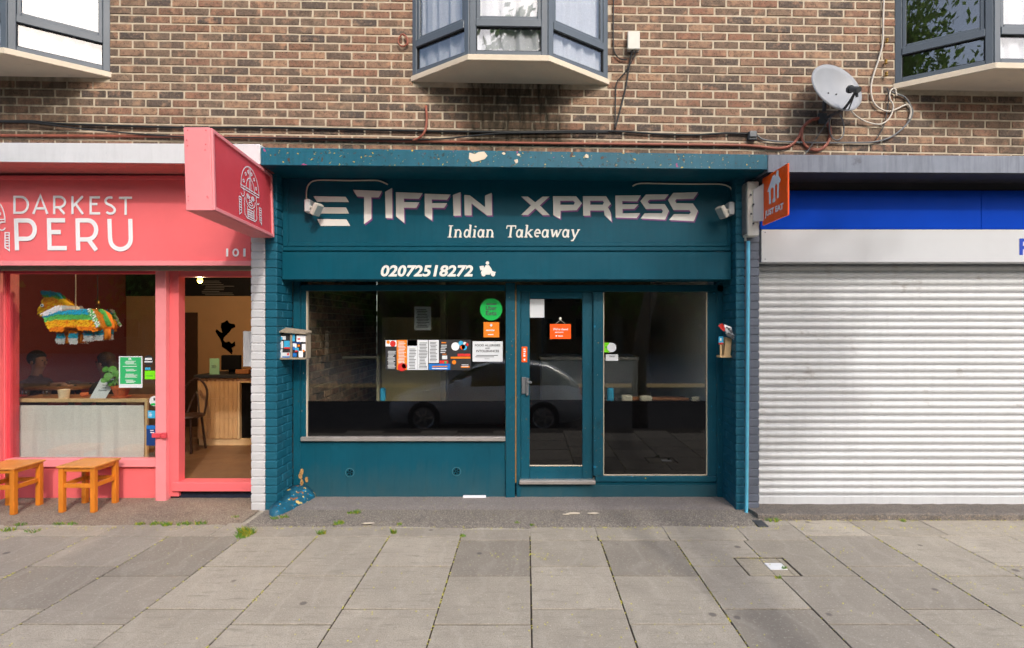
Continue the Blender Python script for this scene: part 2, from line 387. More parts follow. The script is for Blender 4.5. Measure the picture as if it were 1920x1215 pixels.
M['ugreen'] = pm('bright_green_print', C(10, 176, 76), 0.5, 0.02, 5, 0)
M['lime'] = pm('lime_print', C(120, 226, 20), 0.5, 0.02, 5, 0)
M['blue2'] = pm('blue_print', C(28, 110, 190), 0.5, 0.04, 5, 0)
M['cyan'] = pm('cyan_print', C(60, 170, 214), 0.5, 0.04, 5, 0)
M['navy'] = pm('navy_print', C(20, 60, 120), 0.5, 0.04, 5, 0)
M['red'] = pm('red_print', C(206, 50, 44), 0.5, 0.04, 5, 0)
M['char'] = pm('charcoal_print', C(44, 44, 46), 0.6, 0.1, 5, 0)
M['weatherwood'] = pm('weathered_wood', C(150, 138, 120), 0.8, 0.14, 12, 0.2, 60, streak=0.3)

def concrete_mat(name, c0, c1, speck, blot, bump=0.4, bs=70, objvar=True):
    m, nt, b, P = newmat(name)
    base = mixc(nt, c0, c1, ramp(nt, noise(nt, P, 3.2, 6, 0.7), 0.28, 0.72))
    if objvar:
        oi = nd(nt, 'ShaderNodeObjectInfo')
        base = mixc(nt, base, oi.outputs['Color'], 1.0, 'MULTIPLY')
    base = mixc(nt, base, blot, ramp(nt, noise(nt, P, 9, 5, 0.75), 0.58, 0.78))
    base = mixc(nt, base, speck, ramp(nt, noise(nt, P, 150, 3, 0.7), 0.50, 0.66))
    base = mixc(nt, base, tuple(min(1, x*1.12) for x in c1[:3])+(1,), ramp(nt, noise(nt, P, 60, 4, 0.7), 0.56, 0.72))
    base = mixc(nt, base, blot, ramp(nt, noise(nt, P, 1.0, 5, 0.7, stretch=(4, 26, 4)), 0.54, 0.70))
    # rain-worn pale arcs
    wv = nd(nt, 'ShaderNodeTexWave'); wv.inputs['Scale'].default_value = 1.3; wv.inputs['Distortion'].default_value = 9; wv.inputs['Detail'].default_value = 3; wv.inputs['Detail Scale'].default_value = 1.6
    nt.links.new(P, wv.inputs[0])
    k = ramp(nt, wv.outputs['Fac'], 0.86, 1.0, (0,0,0,1), (0.07,0.07,0.07,1)); base = mixc(nt, base, C(214, 206, 192), k)
    # chewing gum and soot spots
    vo = nd(nt, 'ShaderNodeTexVoronoi'); vo.inputs['Scale'].default_value = 2.6; nt.links.new(P, vo.inputs['Vector'])
    base = mixc(nt, base, C(96, 90, 84), ramp(nt, vo.outputs['Distance'], 0.05, 0.075, (0.75,0.75,0.75,1), (0,0,0,1)))
    nt.links.new(base, b.inputs['Base Color']); b.inputs['Roughness'].default_value = 0.9; b.inputs['Specular IOR Level'].default_value = 0.25
    bb = nd(nt, 'ShaderNodeBump'); bb.inputs['Strength'].default_value = bump; bb.inputs['Distance'].default_value = 0.003
    nt.links.new(noise(nt, P, bs, 5, 0.7), bb.inputs['Height']); nt.links.new(bb.outputs[0], b.inputs['Normal'])
    return m
M['slab'] = concrete_mat('paving_slab', C(156,147,133), C(176,167,151), C(130,122,110), C(138,130,117))
M['strip'] = concrete_mat('mortar_strip', C(160,152,138), C(186,178,162), C(126,118,106), C(140,132,118), objvar=False, bump=0.7)
def asphalt_mat(name, c0, c1, light, dark):
    m, nt, b, P = newmat(name)
    c = mixc(nt, c0, c1, ramp(nt, noise(nt, P, 2.5, 6, 0.7), 0.3, 0.7))
    c = mixc(nt, c, light, ramp(nt, noise(nt, P, 85, 3, 0.75), 0.53, 0.62))
    c = mixc(nt, c, dark, ramp(nt, noise(nt, P, 100, 3, 0.75, stretch=(1.1, 0.9, 1)), 0.54, 0.62))
    c = mixc(nt, c, dark, ramp(nt, noise(nt, P, 5, 5, 0.75), 0.54, 0.72, (0,0,0,1), (0.5,0.5,0.5,1)))
    nt.links.new(c, b.inputs['Base Color']); b.inputs['Roughness'].default_value = 0.92; b.inputs['Specular IOR Level'].default_value = 0.2
    bb = nd(nt, 'ShaderNodeBump'); bb.inputs['Strength'].default_value = 0.9; bb.inputs['Distance'].default_value = 0.006
    nt.links.new(noise(nt, P, 130, 3, 0.7), bb.inputs['Height']); nt.links.new(bb.outputs[0], b.inputs['Normal'])
    return m
M['asph'] = asphalt_mat('gritty_asphalt', C(118,111,103), C(138,130,121), C(182,172,156), C(74,68,64))
M['asph_in'] = asphalt_mat('smooth_asphalt', C(126,118,114), C(138,131,126), C(158,150,144), C(106,100,96))
M['asph_p'] = asphalt_mat('brown_asphalt', C(126,112,98), C(150,136,120), C(180,164,146), C(90,78,70))
M['road'] = asphalt_mat('road_asphalt', C(58,58,60), C(72,71,72), C(96,94,92), C(40,40,42))
M['joint'] = pm('joint_dirt', C(62, 54, 44), 0.95, 0.2, 9, 0.3, 60, dirt=(C(108,108,44), 7, 0.60))
M['plinth'] = asphalt_mat('rough_concrete', C(104,100,96), C(128,122,116), C(170,150,130), C(58,54,52))
M['grass'] = pm('weed_leaf', C(92, 128, 42), 0.6, 0.3, 30, 0)
M['moss'] = pm('yellow_moss', C(156, 150, 40), 0.8, 0.3, 30, 0)
M['blossom'] = pm('yellow_blossom', C(206, 196, 50), 0.7, 0.2, 20, 0)

# ------------------------------------------------------------------ ground
def sheet(name, mat, x0, x1, y0, y1, z, kind='structure', label=None, cat=None, parent=None, nx=1, z1=None):
    bm = BM(); v = [bm.verts.new(p) for p in ((x0,y0,z),(x1,y0,z),(x1,y1,z if z1 is None else z1),(x0,y1,z if z1 is None else z1))]; bm.faces.new(v)
    o = mk(name, bm, mat, parent); 
    if kind: o['kind'] = kind
    return o
KY = -4.62                                    # kerb line behind the camera is at -4.62
bm = BM()
g0 = [bm.verts.new(p) for p in ((-40,-3.3,-.0065),(40,-3.3,-.0065),(40,0.6,-.0065),(-40,0.6,-.0065))]
bm.faces.new(g0)
ground = mk('ground', bm, M['joint']); ground['kind'] = 'structure'
bm = BM(); bm.faces.new([bm.verts.new(p) for p in ((-40,KY,-.37),(40,KY,-.37),(40,-3.07,-.012),(-40,-3.07,-.012))]); bm.faces.new([bm.verts.new(p) for p in ((-40,-3.07,-.003),(-5.44,-3.07,-.003),(-5.44,0.6,-.003),(-40,0.6,-.003))]); bm.faces.new([bm.verts.new(p) for p in ((5.11,-3.07,-.003),(40,-3.07,-.003),(40,0.6,-.003),(5.11,0.6,-.003))])
o = mk('pavement_verge', bm, M['slab']); o['kind'] = 'structure'
road = sheet('road', M['road'], -100, 100, -13.5, KY-0.12, -0.50); 
far_pave = sheet('far_pavement', M['asph_in'], -100, 100, -60, -13.5, -0.36)
bm = BM()
for i in range(14): box(bm, -6.4+i*0.915, -6.4+i*0.915+0.909, KY-0.125, KY, -0.6, -0.37, bev=0.012)
o = mk('kerb', bm, M['slab']); o['kind'] = 'structure'; o.color = (0.9, 0.9, 0.9, 1)

pave = bpy.data.objects.new('pavement', None); COL.objects.link(pave); pave['kind'] = 'structure'; pave.location = (0, -2, 0)
colx = [-5.45, -4.86, -4.24, -3.60, -2.95, -2.335, -1.725, -1.13, -0.54, 0.03, 0.60, 1.20, 1.755, 2.31, 2.865, 3.41, 3.98, 4.55, 5.12]
dark = {(-2.95,0), (-2.95,1), (-3.60,0), (-3.60,1), (-4.24,0), (-0.54,0), (0.60,0), (1.755,0), (1.755,1), (2.31,1), (1.20,2), (1.755,2), (3.41,2), (-4.86,2), (2.31,0)}
very = {(-0.54,0), (0.60,0), (1.20,2), (-3.60,1), (-2.95,0)}
rs = random.Random(5)
HATCH = (X(1381, GY(1045)), 0)
def slab(x0, x1, y0, y1, key=None, parent=pave, tone=None):
    g = 0.005; gy_ = 0.0065; bm = BM(); t = lambda: rs.uniform(-0.0016, 0.0016)
    zz = [t() for _ in range(4)]
    jx = rs.uniform(-0.002, 0.002)
    hexa(bm, [(x0+g,y0+gy_,-.055),(x1-g,y0+gy_,-.055),(x1-g,y1-gy_,-.055),(x0+g,y1-gy_,-.055),(x0+g+jx,y0+gy_,zz[0]),(x1-g+jx,y0+gy_,zz[1]),(x1-g,y1-gy_,zz[2]),(x0+g,y1-gy_,zz[3])], bev=0.0012)
    o = mk('paving_slab', bm, M['slab'], parent)
    if tone is None:
        tone = rs.uniform(0.90, 1.06)
        if key in very: tone = 0.66
        elif key in dark: tone = rs.uniform(0.74, 0.84)
    o.color = (tone, tone*0.995 if tone > 0.9 else tone*0.99, tone*(0.985 if tone > 0.9 else 1.0), 1)
    return o
hx0, hx1, hy1, hy0 = 1.55, 1.918, -1.0, -1.295
for i in range(len(colx)-1):
    x0, x1 = colx[i], colx[i+1]
    odd = (i % 2 == 0)
    front = 4.318 if x0 < 2.2 else 4.42
    if x0 < -0.9: front = 4.40
    cuts = [front]+([3.705, 3.103, 2.50, 1.92] if odd else [3.85, 3.272, 2.69, 2.11])
    for r in range(len(cuts)-1):
        ya, yb = cuts[r+1]-D, cuts[r]-D
        if (abs(x0-1.20) < 0.01 and r in (0, 1)) or (abs(x0-1.755) < 0.01 and r == 0): continue        # cut round the access cover below
        slab(x0, x1, ya, yb, (x0, r))
for key, pts in (((1.20,0), [(1.20,-1.15),(hx0,-1.15),(hx0,hy1),(1.755,hy1),(1.755,-.682),(1.20,-.682)]), ((1.20,1), [(1.20,-1.728),(1.755,-1.728),(1.755,hy0),(hx0,hy0),(hx0,-1.15),(1.20,-1.15)]), ((1.755,0), [(hx1,hy0),(2.31,hy0),(2.31,-.682),(1.755,-.682),(1.755,hy1),(hx1,hy1)])):
    g = 0.0048; cxm = sum(p[0] for p in pts)/6; bm = BM(); n = len(pts); q = []
    for k in range(n):                                                  # pull every edge in by the joint width
        a, b_, c = Vector(pts[k-1]), Vector(pts[k]), Vector(pts[(k+1) % n]); d1, d2 = (b_-a).normalized(), (c-b_).normalized()
        q.append(b_+Vector((-d1.y, d1.x))*g+Vector((-d2.y, d2.x))*g)
    f = bm.faces.new([bm.verts.new((p.x, p.y, 0)) for p in q]); e = bmesh.ops.extrude_face_region(bm, geom=[f])
    for v in e['geom']:
        if isinstance(v, bmesh.types.BMVert): v.co.z = -0.055
    o = mk('paving_slab', bm, M['slab'], pave); t_ = 0.97 if key[0] < 1.5 else 0.80; o.color = (t_, t_*.992, t_*.985, 1)
# narrow make-up course between slabs and forecourt
for (a, b_, y0, y1, tone) in ((-5.45,-4.3,4.40,4.62,.95), (-4.3,-3.55,4.40,4.62,.98), (-3.55,-2.62,4.40,4.66,.86), (-2.62,-1.72,4.40,4.70,.90), (-1.72,-1.13,4.40,4.62,.88), (-1.13,-.54,4.40,4.59,.86),
        (-.54,.03,4.318,4.55,.86), (.03,.585,4.318,4.60,.96), (.585,1.17,4.318,4.60,.92), (1.17,1.80,4.318,4.63,.97), (1.80,2.31,4.318,4.66,.90), (2.31,2.86,4.42,4.76,1.16), (2.86,3.5,4.42,4.76,.92), (3.5,4.3,4.42,4.76,1.0), (4.3,5.12,4.42,4.76,.97)):
    slab(a, b_, y0-D, y1-D, tone=tone)

def lumpy(name, mat, x0, x1, y0, y1, z0, z1, wob, seed, parent=None, nx=60, ny=6):
    """sheet with a ragged front edge and slightly uneven top"""
    r = random.Random(seed); bm = BM(); off = [r.uniform(-1, 1) for _ in range(nx+1)]
    for _ in range(2): off = [(off[max(0,i-1)]+off[i]+off[min(nx,i+1)])/3 for i in range(nx+1)]
    g = []
    for j in range(ny+1):
        t = j/ny
        g.append([bm.verts.new((x0+(x1-x0)*i/nx, y0+off[i]*wob*(1-t)**2+(y1-y0)*t, z0+(z1-z0)*t+r.uniform(-.0012,.0012)-(0.012 if j == 0 else 0))) for i in range(nx+1)])
    for j in range(ny):
        for i in range(nx): bm.faces.new((g[j][i], g[j][i+1], g[j+1][i+1], g[j+1][i]))
    o = mk(name, bm, mat, parent, smooth=True); o['kind'] = 'structure'; return o
strip = lumpy('mortar_strip', M['strip'], -6.2, 6.2, -0.70, 0.3, -0.0055, -0.002, 0.01, 3, ny=8)
lumpy('forecourt', M['asph'], -2.44, 2.10, -0.41, 0.00, 0.006, 0.012, 0.055, 7)
lumpy('threshold_asphalt', M['asph_in'], -2.34, 1.965, -0.015, 0.42, 0.019, 0.022, 0.004, 8)
lumpy('forecourt_pink', M['asph_p'], -6.4, -2.50, -0.36, 0.45, 0.006, 0.010, 0.05, 9)

# ------------------------------------------------------------------ upper brick building
bld = thing('brick_building', (0, 0.15, 3.3), 'brown brick upper storey with three grey framed bay windows above the shops', 'building')
BAYC = [(-4.82, 0.066), (-0.1525, 0.0), (4.372, -0.072)]         # centre, height offset
SOFZ = 4.01; BW = 0.9325; FW = 0.35; BD = 0.43
wall = None
bm = BM()
def shbox(bm, x0, x1, y0, y1, z0, z1, bev=0):
    hexa(bm, [(x0,y0,z0+tz(x0)),(x1,y0,z0+tz(x1)),(x1,y1,z0+tz(x1)),(x0,y1,z0+tz(x0)),(x0,y0,z1+tz(x0)),(x1,y0,z1+tz(x1)),(x1,y1,z1+tz(x1)),(x0,y1,z1+tz(x0))], bev)
shbox(bm, -6.6, 6.6, 0.005, 0.30, 3.22, SOFZ+0.03)
edges = [-6.6]+[v for c, _ in BAYC for v in (c-BW+0.08, c+BW-0.08)]+[6.6]
for a, b_ in zip(edges[::2], edges[1::2]): 
    if b_ > a: shbox(bm, a, b_, 0.005, 0.30, SOFZ+0.03, 5.6)
wall = mk('wall', bm, M['mortar'], bld)
PITCH, LEN, BH, BL = 0.0785, 0.2425, 0.0635, 0.2270
rb = random.Random(2)
protos = []
for k in range(6):
    bm = BM(); j = lambda s: rb.uniform(-s, s)
    hexa(bm, [(-BL/2+j(.002), j(.0015), -BH/2+j(.0015)), (BL/2+j(.002), j(.0015), -BH/2+j(.0015)), (BL/2, .03, -BH/2), (-BL/2, .03, -BH/2), (-BL/2+j(.002), j(.0015), BH/2+j(.0015)), (BL/2+j(.002), j(.0015), BH/2+j(.0015)), (BL/2, .03, BH/2), (-BL/2, .03, BH/2)], bev=0.004)
    bmesh.ops.recalc_face_normals(bm, faces=bm.faces)
    me = bpy.data.meshes.new('brick'); bm.to_mesh(me); bm.free(); me.materials.append(M['brick_o']); protos.append(me)
full = []; partb = []
for r in range(-1, 28):
    z = 3.30+r*PITCH; off = (0.5 if r % 2 else 0.0)+rb.uniform(-.03, .03)
    for c in range(-28, 29):
        xc = (c+off)*LEN-0.06; x0, x1 = xc-BL/2, xc+BL/2
        segs = [(x0, x1)]
        if xc < -6.4 or xc > 6.4: continue
        for bc, dz in BAYC:
            zt = z+tz(xc)
            if zt > SOFZ+dz-0.02:
                ns = []
                for a, b_ in segs:
                    la, lb = bc-BW+0.02, bc+BW-0.02
                    if b_ <= la or a >= lb: ns.append((a, b_))
                    else:
                        if a < la-0.03: ns.append((a, la))
                        if b_ > lb+0.03: ns.append((lb, b_))
                segs = ns
        for a, b_ in segs:
            (full if (b_-a) > BL-0.001 else partb).append((a, b_, z))
full.sort(key=lambda t: ((t[0]+t[1])/2-0.0)**2/9+(t[2]-4.05)**2)
vis = [t for t in full if 3.44 < t[2]+tz(t[0]) < 4.72]
single = vis[:300]; ss = set(single)
for a, b_, z in single:
    xc = (a+b_)/2; o = bpy.data.objects.new('brick', rb.choice(protos)); COL.objects.link(o)
    o.parent = wall; o.location = Vector((xc, rb.uniform(-.002, .002), z+tz(xc)))-wloc(wall); o.rotation_euler = (0, TILT+rb.uniform(-.004, .004), 0)
bm = BM()
for a, b_, z in [t for t in full if t not in ss]+partb:
    y = rb.uniform(-.002, .002); za, zb = z+tz(a)-BH/2, z+tz(b_)-BH/2
    hexa(bm, [(a,y,za),(b_,y,zb),(b_,.03,zb),(a,.03,za),(a,y,za+BH),(b_,y,zb+BH),(b_,.03,zb+BH),(a,.03,za+BH)], bev=0.004)
o = mk('brick_courses', bm, M['brick_i'], wall); o['kind'] = 'stuff'

def bay(c, dz, styles, label):
    root = bpy.data.objects.new('bay_window', None); COL.objects.link(root); root.parent = bld
    root.location = Vector((c, 0, SOFZ+dz))-wloc(bld); root['label'] = label
    def ring(s, y_in=0.0): return [(c-BW+s*0.5, 0.0), (c-FW+s*0.35, -BD+s), (c+FW-s*0.35, -BD+s), (c+BW-s*0.5, 0.0)]
    tl = lambda x: -TILT*(x-c)
    def prism(bm, s, z0, z1, back=0.012):
        r = ring(s); r = [(r[0][0], back)]+r+[(r[3][0], back)]
        lo = [bm.verts.new((x, y, z0+tl(x))) for x, y in r]; hi = [bm.verts.new((x, y, z1+tl(x))) for x, y in r]
        bm.faces.new(lo[::-1]); bm.faces.new(hi); n = len(r)
        for i in range(n): bm.faces.new((lo[i], lo[(i+1) % n], hi[(i+1) % n], hi[i]))
    z = SOFZ+dz
    bm = BM(); prism(bm, 0.0, z, z+0.052); bmesh.ops.bevel(bm, geom=list(bm.edges), offset=0.004, segments=1, affect='EDGES'); mk('sill_slab', bm, M['cream_conc'], root)
    bm = BM(); prism(bm, 0.0, z+1.32, z+1.40); mk('head_slab', bm, M['cream_conc'], root)
    R = ring(0.028)
    fz0 = z+0.0535
    bmf = BM(); bmg = BM(); 
    for k in range(3):
        A = Vector((R[k][0], R[k][1], 0)); B = Vector((R[k+1][0], R[k+1][1], 0)); L = (B-A).length; t = (B-A)/L; n = Vector((t.y, -t.x, 0))
        if n.y > 0: n = -n
        def member(bm, u0, u1, z0, z1, out, inn, bev=0.004):
            p = []
            for zz in (z0, z1):
                for (u, dd) in ((u0, out), (u1, out), (u1, -inn), (u0, -inn)):
                    q = A+t*u+n*dd; p.append((q.x, q.y, zz+tl(q.x)))
            hexa(bm, p, bev)
        e0 = 0.0 if k == 0 else 0.004; e1 = L if k == 2 else L-0.004
        member(bmf, e0, e0+0.055, fz0, z+1.31, 0.0, 0.06); member(bmf, e1-0.055, e1, fz0, z+1.31, 0.0, 0.06)
        member(bmf, e0+0.055, e1-0.055, fz0, fz0+0.045, -0.001, 0.06)
        member(bmf, e0+0.055, e1-0.055, z+0.305, z+0.372, 0.006, 0.06)
        # slimmer opening sash in the upper light
        for (u0, u1, z0, z1) in ((e0+0.0565, e0+0.088, z+0.3735, z+1.30), (e1-0.088, e1-0.0565, z+0.3735, z+1.30), (e0+0.0885, e1-0.0885, z+0.3735, z+0.402)):
            member(bmf, u0, u1, z0, z1, -0.008, 0.05)
        for (u0, u1, z0, z1) in ((e0+0.056, e0+0.062, fz0+0.046, z+0.304), (e1-0.062, e1-0.056, fz0+0.046, z+0.304), (e0+0.0625, e1-0.0625, z+0.297, z+0.304), (e0+0.0625, e1-0.0625, fz0+0.046, fz0+0.052)):
            member(bmg, u0, u1, z0, z1, -0.012, 0.03, 0)
        for (z0, z1, m_) in ((fz0+0.0455, z+0.3045, 0.0555), (z+0.4025, z+1.30, 0.089)):
            bm = BM(); member(bm, e0+m_, e1-m_, z0, z1, -0.022, 0.026, 0); mk('pane', bm, M['upglass'], root)
        if styles[k]:
            bm = BM(); nu, nz = 46, 2; g = []; ph = random.random()*6
            for jz in range(nz+1):
                row = []
                for iu in range(nu+1):
                    u = L*iu/nu; wv = 0.012*math.sin(u*46+ph)+0.007*math.sin(u*83+ph*2)
                    q = A+t*u-n*(0.062+wv); row.append(bm.verts.new((q.x, q.y, fz0+0.01+(z+1.29-fz0)*jz/nz+tl(q.x))))
                g.append(row)
            for jz in range(nz):
                for iu in range(nu): bm.faces.new((g[jz][iu], g[jz][iu+1], g[jz+1][iu+1], g[jz+1][iu]))
            mk('net_curtain', bm, M['curtain'], root, smooth=True)
    mk('frame', bmf, M['anthracite'], root); mk('gasket', bmg, M['gasket'], root)
    # the dim room behind
    bm = BM(); box(bm, c-BW-0.25, c+BW+0.25, 0.305, 2.4, z-0.2, z+1.6)
    for f in list(bm.faces):
        if f.calc_center_median().y < 0.31: bm.faces.remove(f)
    mk('room', bm, pm('dim_room', C(150, 146, 140), 0.9, 0.05, 2, 0), root)
bay(*BAYC[0], (1, 1, 1), 'bay window with blind and net curtain at the left edge of the wall')
bay(*BAYC[1], (1, 1, 1), 'bay window with white net curtains above the dark teal shop')
bay(*BAYC[2], (0, 1, 1), 'bay window whose bare side pane mirrors green trees')

# ------------------------------------------------------------------ canopies
CY = -0.28
def canopy(name, mat, parent, x0, x1, zt0, zt1, zb0, zb1, soffit):
    bm = BM(); hexa(bm, [(x0,CY,zb0),(x1,CY,zb1),(x1,0.28,zb1),(x0,0.28,zb0),(x0,CY,zt0),(x1,CY,zt1),(x1,0.28,zt1),(x0,0.28,zt0)], bev=0.006)
    bm.normal_update(); bm.faces.ensure_lookup_table(); bmesh.ops.recalc_face_normals(bm, faces=bm.faces)
    for f in bm.faces:
        if f.normal.z < -0.7: f.material_index = 1
    return mk(name, bm, [mat, soffit], parent)
def pier(parent, mat, x0, x1, y0, y1, ret, z1, label, name='pier'):
    """painted brick pier; ret = side ('l'/'r') whose return into the recess shows"""
    root = boxo(name, mat, parent, x0+0.006, x1-0.006, y0+0.007, y1, -0.05, z1, bev=0); root['label'] = label
    r = random.Random(int(x0*100)); n = int(z1/PITCH)
    for i in range(n+1):
        za = i*PITCH+0.004; zb = min(z1, za+PITCH-0.008)
        if zb-za < 0.02: continue
        j = lambda: r.uniform(-.0015, .0015)
        if ret is None: cells = [(x0, x1, y0, y0+0.06)]
        else:
            s = y0+(0.115 if i % 2 else 0.225)
            cells = [(x0, x1, y0, s-0.004), ((x0, x1, s+0.004, y1-0.003))]
        for (a, b_, c, d) in cells:
            bm = BM(); box(bm, a+j(), b_+j(), c+j(), d, za+j(), zb+j(), bev=0.006); mk('brick', bm, mat, root)
    return root

# ------------------------------------------------------------------ pink shop
PK = thing('pink_shopfront', (-4.3, 0.3, 0), 'coral pink cafe shopfront with an open doorway and wide window', 'shopfront')
canopy('canopy', M['white_conc'], PK, -6.6, -2.358, 3.368, 3.345, 3.198, 3.163, M['pink_soffit'])
pier(PK, M['white_brick'], -2.585, -2.452, 0.0, 0.36, None, 3.14, 'white painted brick pier')
BY = 0.05
pxbox('fascia_board', M['pink'], PK, -330, 470, 329, 497, BY, 0.05)
pxbox('top_trim', M['pink'], PK, -330, 470, 329, 336, BY-0.018, 0.017)
pxbox('bottom_trim', M['pink_lt'], PK, -330, 470, 489, 498, BY-0.026, 0.025)
pxbox('shutter_slot', pm('greenish_steel', C(120,124,112), 0.6, 0.2, 8, 0.1, 60), PK, -330, 470, 496, 506, 0.12, 0.10)
boxo('head_boxing', M['darkroom'], PK, -6.5, -2.585, 0.101, 0.119, Z(497, 0.1), 3.1)
SY = 0.35
pxbox('window_head', M['pink_dk'], PK, -60, 291, 505, 513, SY-0.02, 0.08)
pxbox('jamb', M['pink'], PK, -60, 0, 505, 940, SY-0.06, 0.10)
pxbox('jamb', M['pink'], PK, 2, 9, 505, 935, SY-0.02, 0.06)
pxbox('inner_jamb', M['pink_dk'], PK, 11, 19, 512, 862, SY+0.0, 0.10)
pxbox('sill', M['pink_lt'], PK, 9, 291, 861, 876, SY-0.035, 0.09)
pxbox('riser', M['pink'], PK, -60, 292, 876.5, 938, SY, 0.06)
pxbox('shutter_post', M['pink_lt'], PK, 291, 311, 498.5, 941, 0.262, 0.075)
pxbox('door_jamb', M['pink'], PK, 318, 335, 506, 931, SY-0.035, 0.10)
pxbox('door_jamb', M['pink_dk'], PK, 311, 317.5, 506, 931, SY+0.005, 0.06)
pxbox('door_head', M['pink'], PK, 318, 471, 506.5, 519, SY-0.02, 0.09)
pxbox('threshold', M['pink'], PK, 321, 471, 905, 922, SY-0.06, 0.16, bev=0.006)
pxbox('threshold_gap', pm('dark_blue_gap', C(30,38,58), 0.8, 0.2, 4, 0), PK, 318, 471, 922.5, 939, SY+0.0, 0.06)
bm = BM(); b0 = 0.235
box(bm, X(284, b0), X(300, b0), b0, b0+0.027, Z(821, b0), Z(813, b0), bev=0.003); box(bm, X(302, b0), X(311, b0), b0-0.006, b0+0.026, Z(822, b0), Z(812, b0), bev=0.004)
mk('shutter_catch', bm, M['pink_dk'], PK)
pxbox('pane', M['glass'], PK, 19, 291, 513, 861.5, SY+0.025, 0.006, bev=0)
# lettering on the fascia
LY = BY-0.006
def LP(x, y): return (X(x/7.385, LY), LY, Z(340+y/7.385, LY))
bm = BM(); wd = 33
def lf(x, z): return LP(x, z)
dark_l = [[(200,215),(200,435),(285,435)]+arc(285,325,102,110,90,-90)+[(200,215)]]
ribs = [([(200,215),(285,215)]+arc(285,325,102,110,-90,90)+[(285,435),(200,435)], True),
        ([(462,452),(560,198),(658,452)], False), ([(505,375),(615,375)], False),
        ([(752,455),(752,199)], False), ([(752,215),(820,215)]+arc(820,287,82,72,-90,90)+[(752,359)], False), ([(815,359),(895,452)], False),
        ([(1006,205),(1006,455)], False), ([(1150,205),(1010,350)], False), ([(1050,312),(1152,455)], False),
        ([(1385,222),(1255,222),(1255,443),(1388,443)], False), ([(1255,315),(1350,315)], False),
        ([(1585,232)]+arc(1530,275,62,55,-70,-270,8)[::-1][::-1]+[], False),
        ([(1648,228),(1830,228)], False), ([(1742,228),(1742,465)], False)]
ribs[11] = (arc(1522,272,60,50,-55,-190,8)+[(1480,310),(1540,335),(1575,365)]+arc(1530,395,62,52,-10,150,8), False)
for pts, cl in ribs: ribbon(bm, pts, wd, lf, cl)
wd = 60
for pts, cl in [([(222,515),(238,955)], False), ([(230,542),(380,542)]+arc(380,669,105,127,-90,90)+[(230,796)], False),
        ([(905,540),(680,540),(690,925),(928,925)], False), ([(690,703),(845,703)], False),
        ([(1073,512),(1083,958)], False), ([(1080,540),(1215,540)]+arc(1215,672,118,132,-90,90)+[(1080,804)], False), ([(1225,804),(1335,955)], False),
        ([(1515,520),(1525,780)]+arc(1670,800,142,140,180,0,14)+[(1805,520)], False)]:
    ribbon(bm, pts, wd, lf, cl)
mk('lettering', bm, M['white'], PK)
bm = BM(); 
for (a, b_) in ((424, 428), (456, 460.5)): polysheet(bm, [[(X(a,LY),Z(466,LY)),(X(b_,LY),Z(466,LY)),(X(b_,LY),Z(481,LY)),(X(a,LY),Z(481,LY))]], LY)
ribbon(bm, [(X(x,LY), Z(y,LY)) for x, y in arc(442, 473.5, 4.6, 6, 0, 345, 16)], 0.017, lambda x, z: (x, LY, z), True)
mk('house_number', bm, M['white'], PK)
# line emblem: plumed half-moon headdress over a face, striped sleeves (u across, v up, about 1 unit high)
def emblem(bm, f, wd, nrm=(0, -1, 0)):
    rb_ = lambda p, c=False: ribbon(bm, p, wd, f, c, 0, nrm)
    rb_(arc(0, 0.52, 0.36, 0.48, 0, 180, 18)); rb_(arc(0, 0.52, 0.17, 0.26, 0, 180, 12)); rb_([(-0.37,0.50),(0.37,0.50)]); rb_([(-0.37,0.55),(0.37,0.55)])
    rb_([(-0.02,0.52),(-0.02,1.0)]); rb_([(0.03,0.52),(0.03,1.0)])
    for a in (20, 50, 75, 105, 130, 160): rb_(arc(0.265*math.cos(math.radians(a)), 0.53+0.37*math.sin(math.radians(a)), 0.026, 0.026, 0, 320, 8), True)
    for s in (-1, 1):
        rb_(arc(s*0.30, 0.42, 0.065, 0.075, 90, 90-s*-250, 10)); rb_(arc(s*0.10, 0.40, 0.045, 0.04, 0, 330, 10), True); rb_(arc(s*0.1, 0.40, 0.015, 0.014, 0, 320, 6), True)
        rb_([(s*0.36,0.30),(s*0.36,0.02),(s*0.44,-0.04),(s*0.44,0.30)], True)
        for q in range(5): rb_([(s*0.365,0.25-q*0.05),(s*0.435,0.25-q*0.05)])
        rb_([(s*0.24,0.34),(s*0.24,0.02),(s*0.16,-0.04),(0,-0.04)]); rb_([(s*0.13,0.2),(s*0.13,-0.03)])
    rb_(arc(0, 0.36, 0.19, 0.17, -180, 0, 12)); rb_([(-0.03,0.42),(-0.05,0.33),(0.05,0.33),(0.03,0.42)]); rb_(arc(0, 0.27, 0.08, 0.03, 0, 330, 10), True)
    for q in range(4): rb_([(-0.1,0.14-q*0.045),(0.1,0.14-q*0.045)]); rb_([(-0.1+q*0.065,0.15),(-0.1+q*0.065,-0.02)])
bm = BM(); ex, ez = X(-26, LY), Z(466, LY)
emblem(bm, lambda u, v: (ex+u*0.50, LY, ez+v*0.50), 0.022)
mk('emblem', bm, M['white'], PK)
